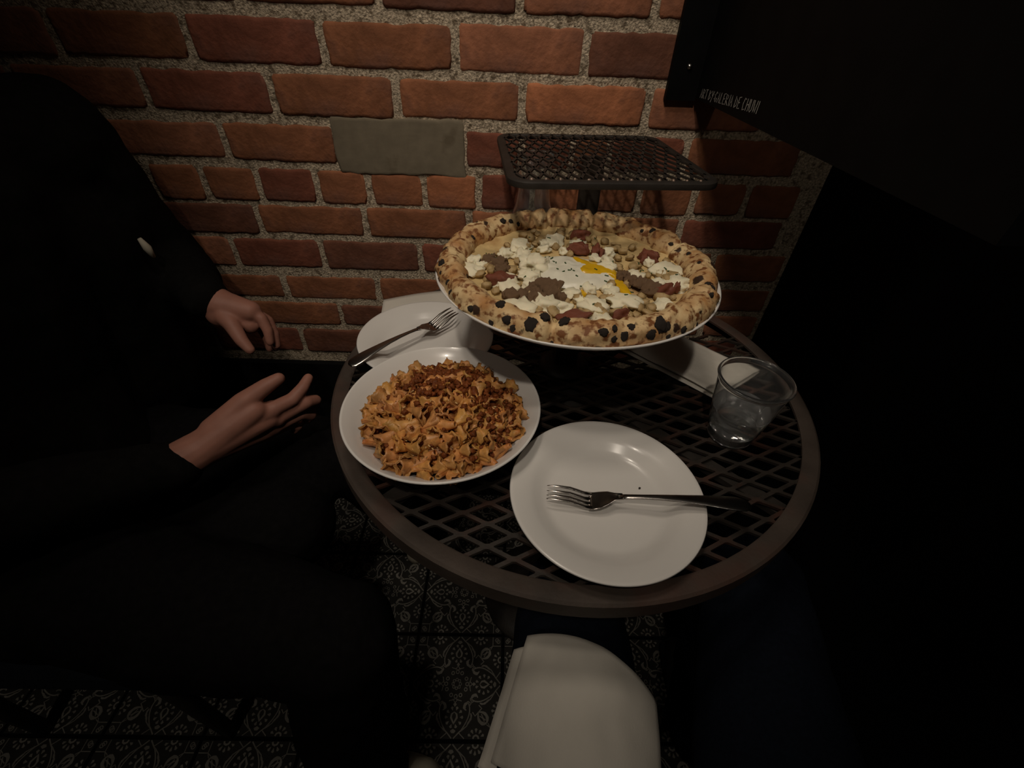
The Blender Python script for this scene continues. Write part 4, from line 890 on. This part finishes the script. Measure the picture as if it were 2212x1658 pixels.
# ---- the one who sits at the open side: only lap and legs reach into view
QO = (0.19, -0.95, 0.0)
me_ = thing('person', 'seated person in dark blue jeans with a white napkin on the lap', 'person', QO)
b = MB()
chain(b, [(0.085, -1.00, 0.500), (0.090, -0.80, 0.505), (0.108, -0.590, 0.510), (0.110, -0.605, 0.30), (0.115, -0.675, 0.09)], [0.105, 0.094, 0.074, 0.070, 0.068])
chain(b, [(0.300, -1.00, 0.500), (0.325, -0.80, 0.505), (0.385, -0.570, 0.510), (0.400, -0.590, 0.30), (0.41, -0.650, 0.09)], [0.105, 0.094, 0.074, 0.070, 0.068])
capsule_into(b, (0.10, -1.06, 0.53), 0.125, (0.29, -1.06, 0.53), 0.125)
fuse('jeans', b, M['jeans'], 0.009, 5, me_, QO, 0.005, 14)
for x, y in ((0.118, -0.640), (0.413, -0.610)):
    b = MB(); capsule_into(b, (x, y-0.07, 0.048), 0.036, (x, y, 0.046), 0.038); capsule_into(b, (x, y, 0.046), 0.038, (x, y+0.10, 0.040), 0.034)
    fuse('shoe', b, M['lace'], 0.007, 4, me_, QO)
st = thing('stool', 'dark stool under the person in blue jeans', 'stool', (0.195, -1.08, 0))
MB().lathe([(0, 0.400), (0.19, 0.400), (0.20, 0.392), (0.20, 0.365), (0.19, 0.358), (0, 0.358)], 48).build('seat', M['seat'], st)
for k in range(4):
    a = k*PI/2+PI/4; MB().tube([(0.17*math.cos(a), 0.17*math.sin(a), 0.0), (0.14*math.cos(a), 0.14*math.sin(a), 0.36)], 0.012, 10).build('leg', M['black_iron'], st)

# napkin spread on the lap
def lap(u, w):
    return Vector((0, 0, 0))
def lap_z(x, y, lift):
    # follows the near thigh and sags towards the gap between the legs
    cx = 0.099; r = 0.100; d = (x-cx); zz = 0.505+math.sqrt(max(0.0008, r*r-d*d)) if abs(d) < 0.092 else 0.505+0.0392-(abs(d)-0.092)*1.2
    return max(zz, 0.52)+lift
def lap_layer(corners, lift, seed, bow=0.0):
    A, B, D, E_ = [Vector((*c, 0)) for c in corners]; n, m = 30, 30; g = []
    for j in range(m+1):
        for i in range(n+1):
            u, w = i/n, j/m; p = (A*(1-u)+B*u)*(1-w)+(E_*(1-u)+D*u)*w
            p += Vector((0.35, 0.94, 0))*bow*math.sin(PI*u)*(1-w)
            p.z = lap_z(p.x, p.y, lift)+0.0030*NZ(u*3+seed, w*3, seed)+0.0012*NZ(u*8+seed, w*5, seed)
            g.append(p)
    return g, n, m
NL = (0.08, -0.78, 0.60)
nap = thing('paper_napkin', 'large creased white paper napkin spread over the blue jeans', 'napkin', NL)
g = lap_layer([(0.0205, -0.688), (0.185, -0.735), (0.150, -0.880), (-0.0185, -0.791)], 0.004, 3, 0.010); napkin_part('paper_layer', *g, 0.0008, M['paper'], nap, NL)
g = lap_layer([(0.036, -0.679), (0.187, -0.737), (0.150, -0.885), (-0.004, -0.789)], 0.0075, 12, 0.014); napkin_part('paper_layer', *g, 0.0010, M['paper'], nap, NL)

cr = blob_mesh('crumb', M['char'], 0.4, 1.8, 3.0, sub=2)
o = inst('crumb', cr, None, (0.162, -0.573, TZ+0.0048), (0, 0, 0.6), (0.0016, 0.0011, 0.0010)); tag(o, 'tiny dark crumb on the empty white side plate', 'crumb')
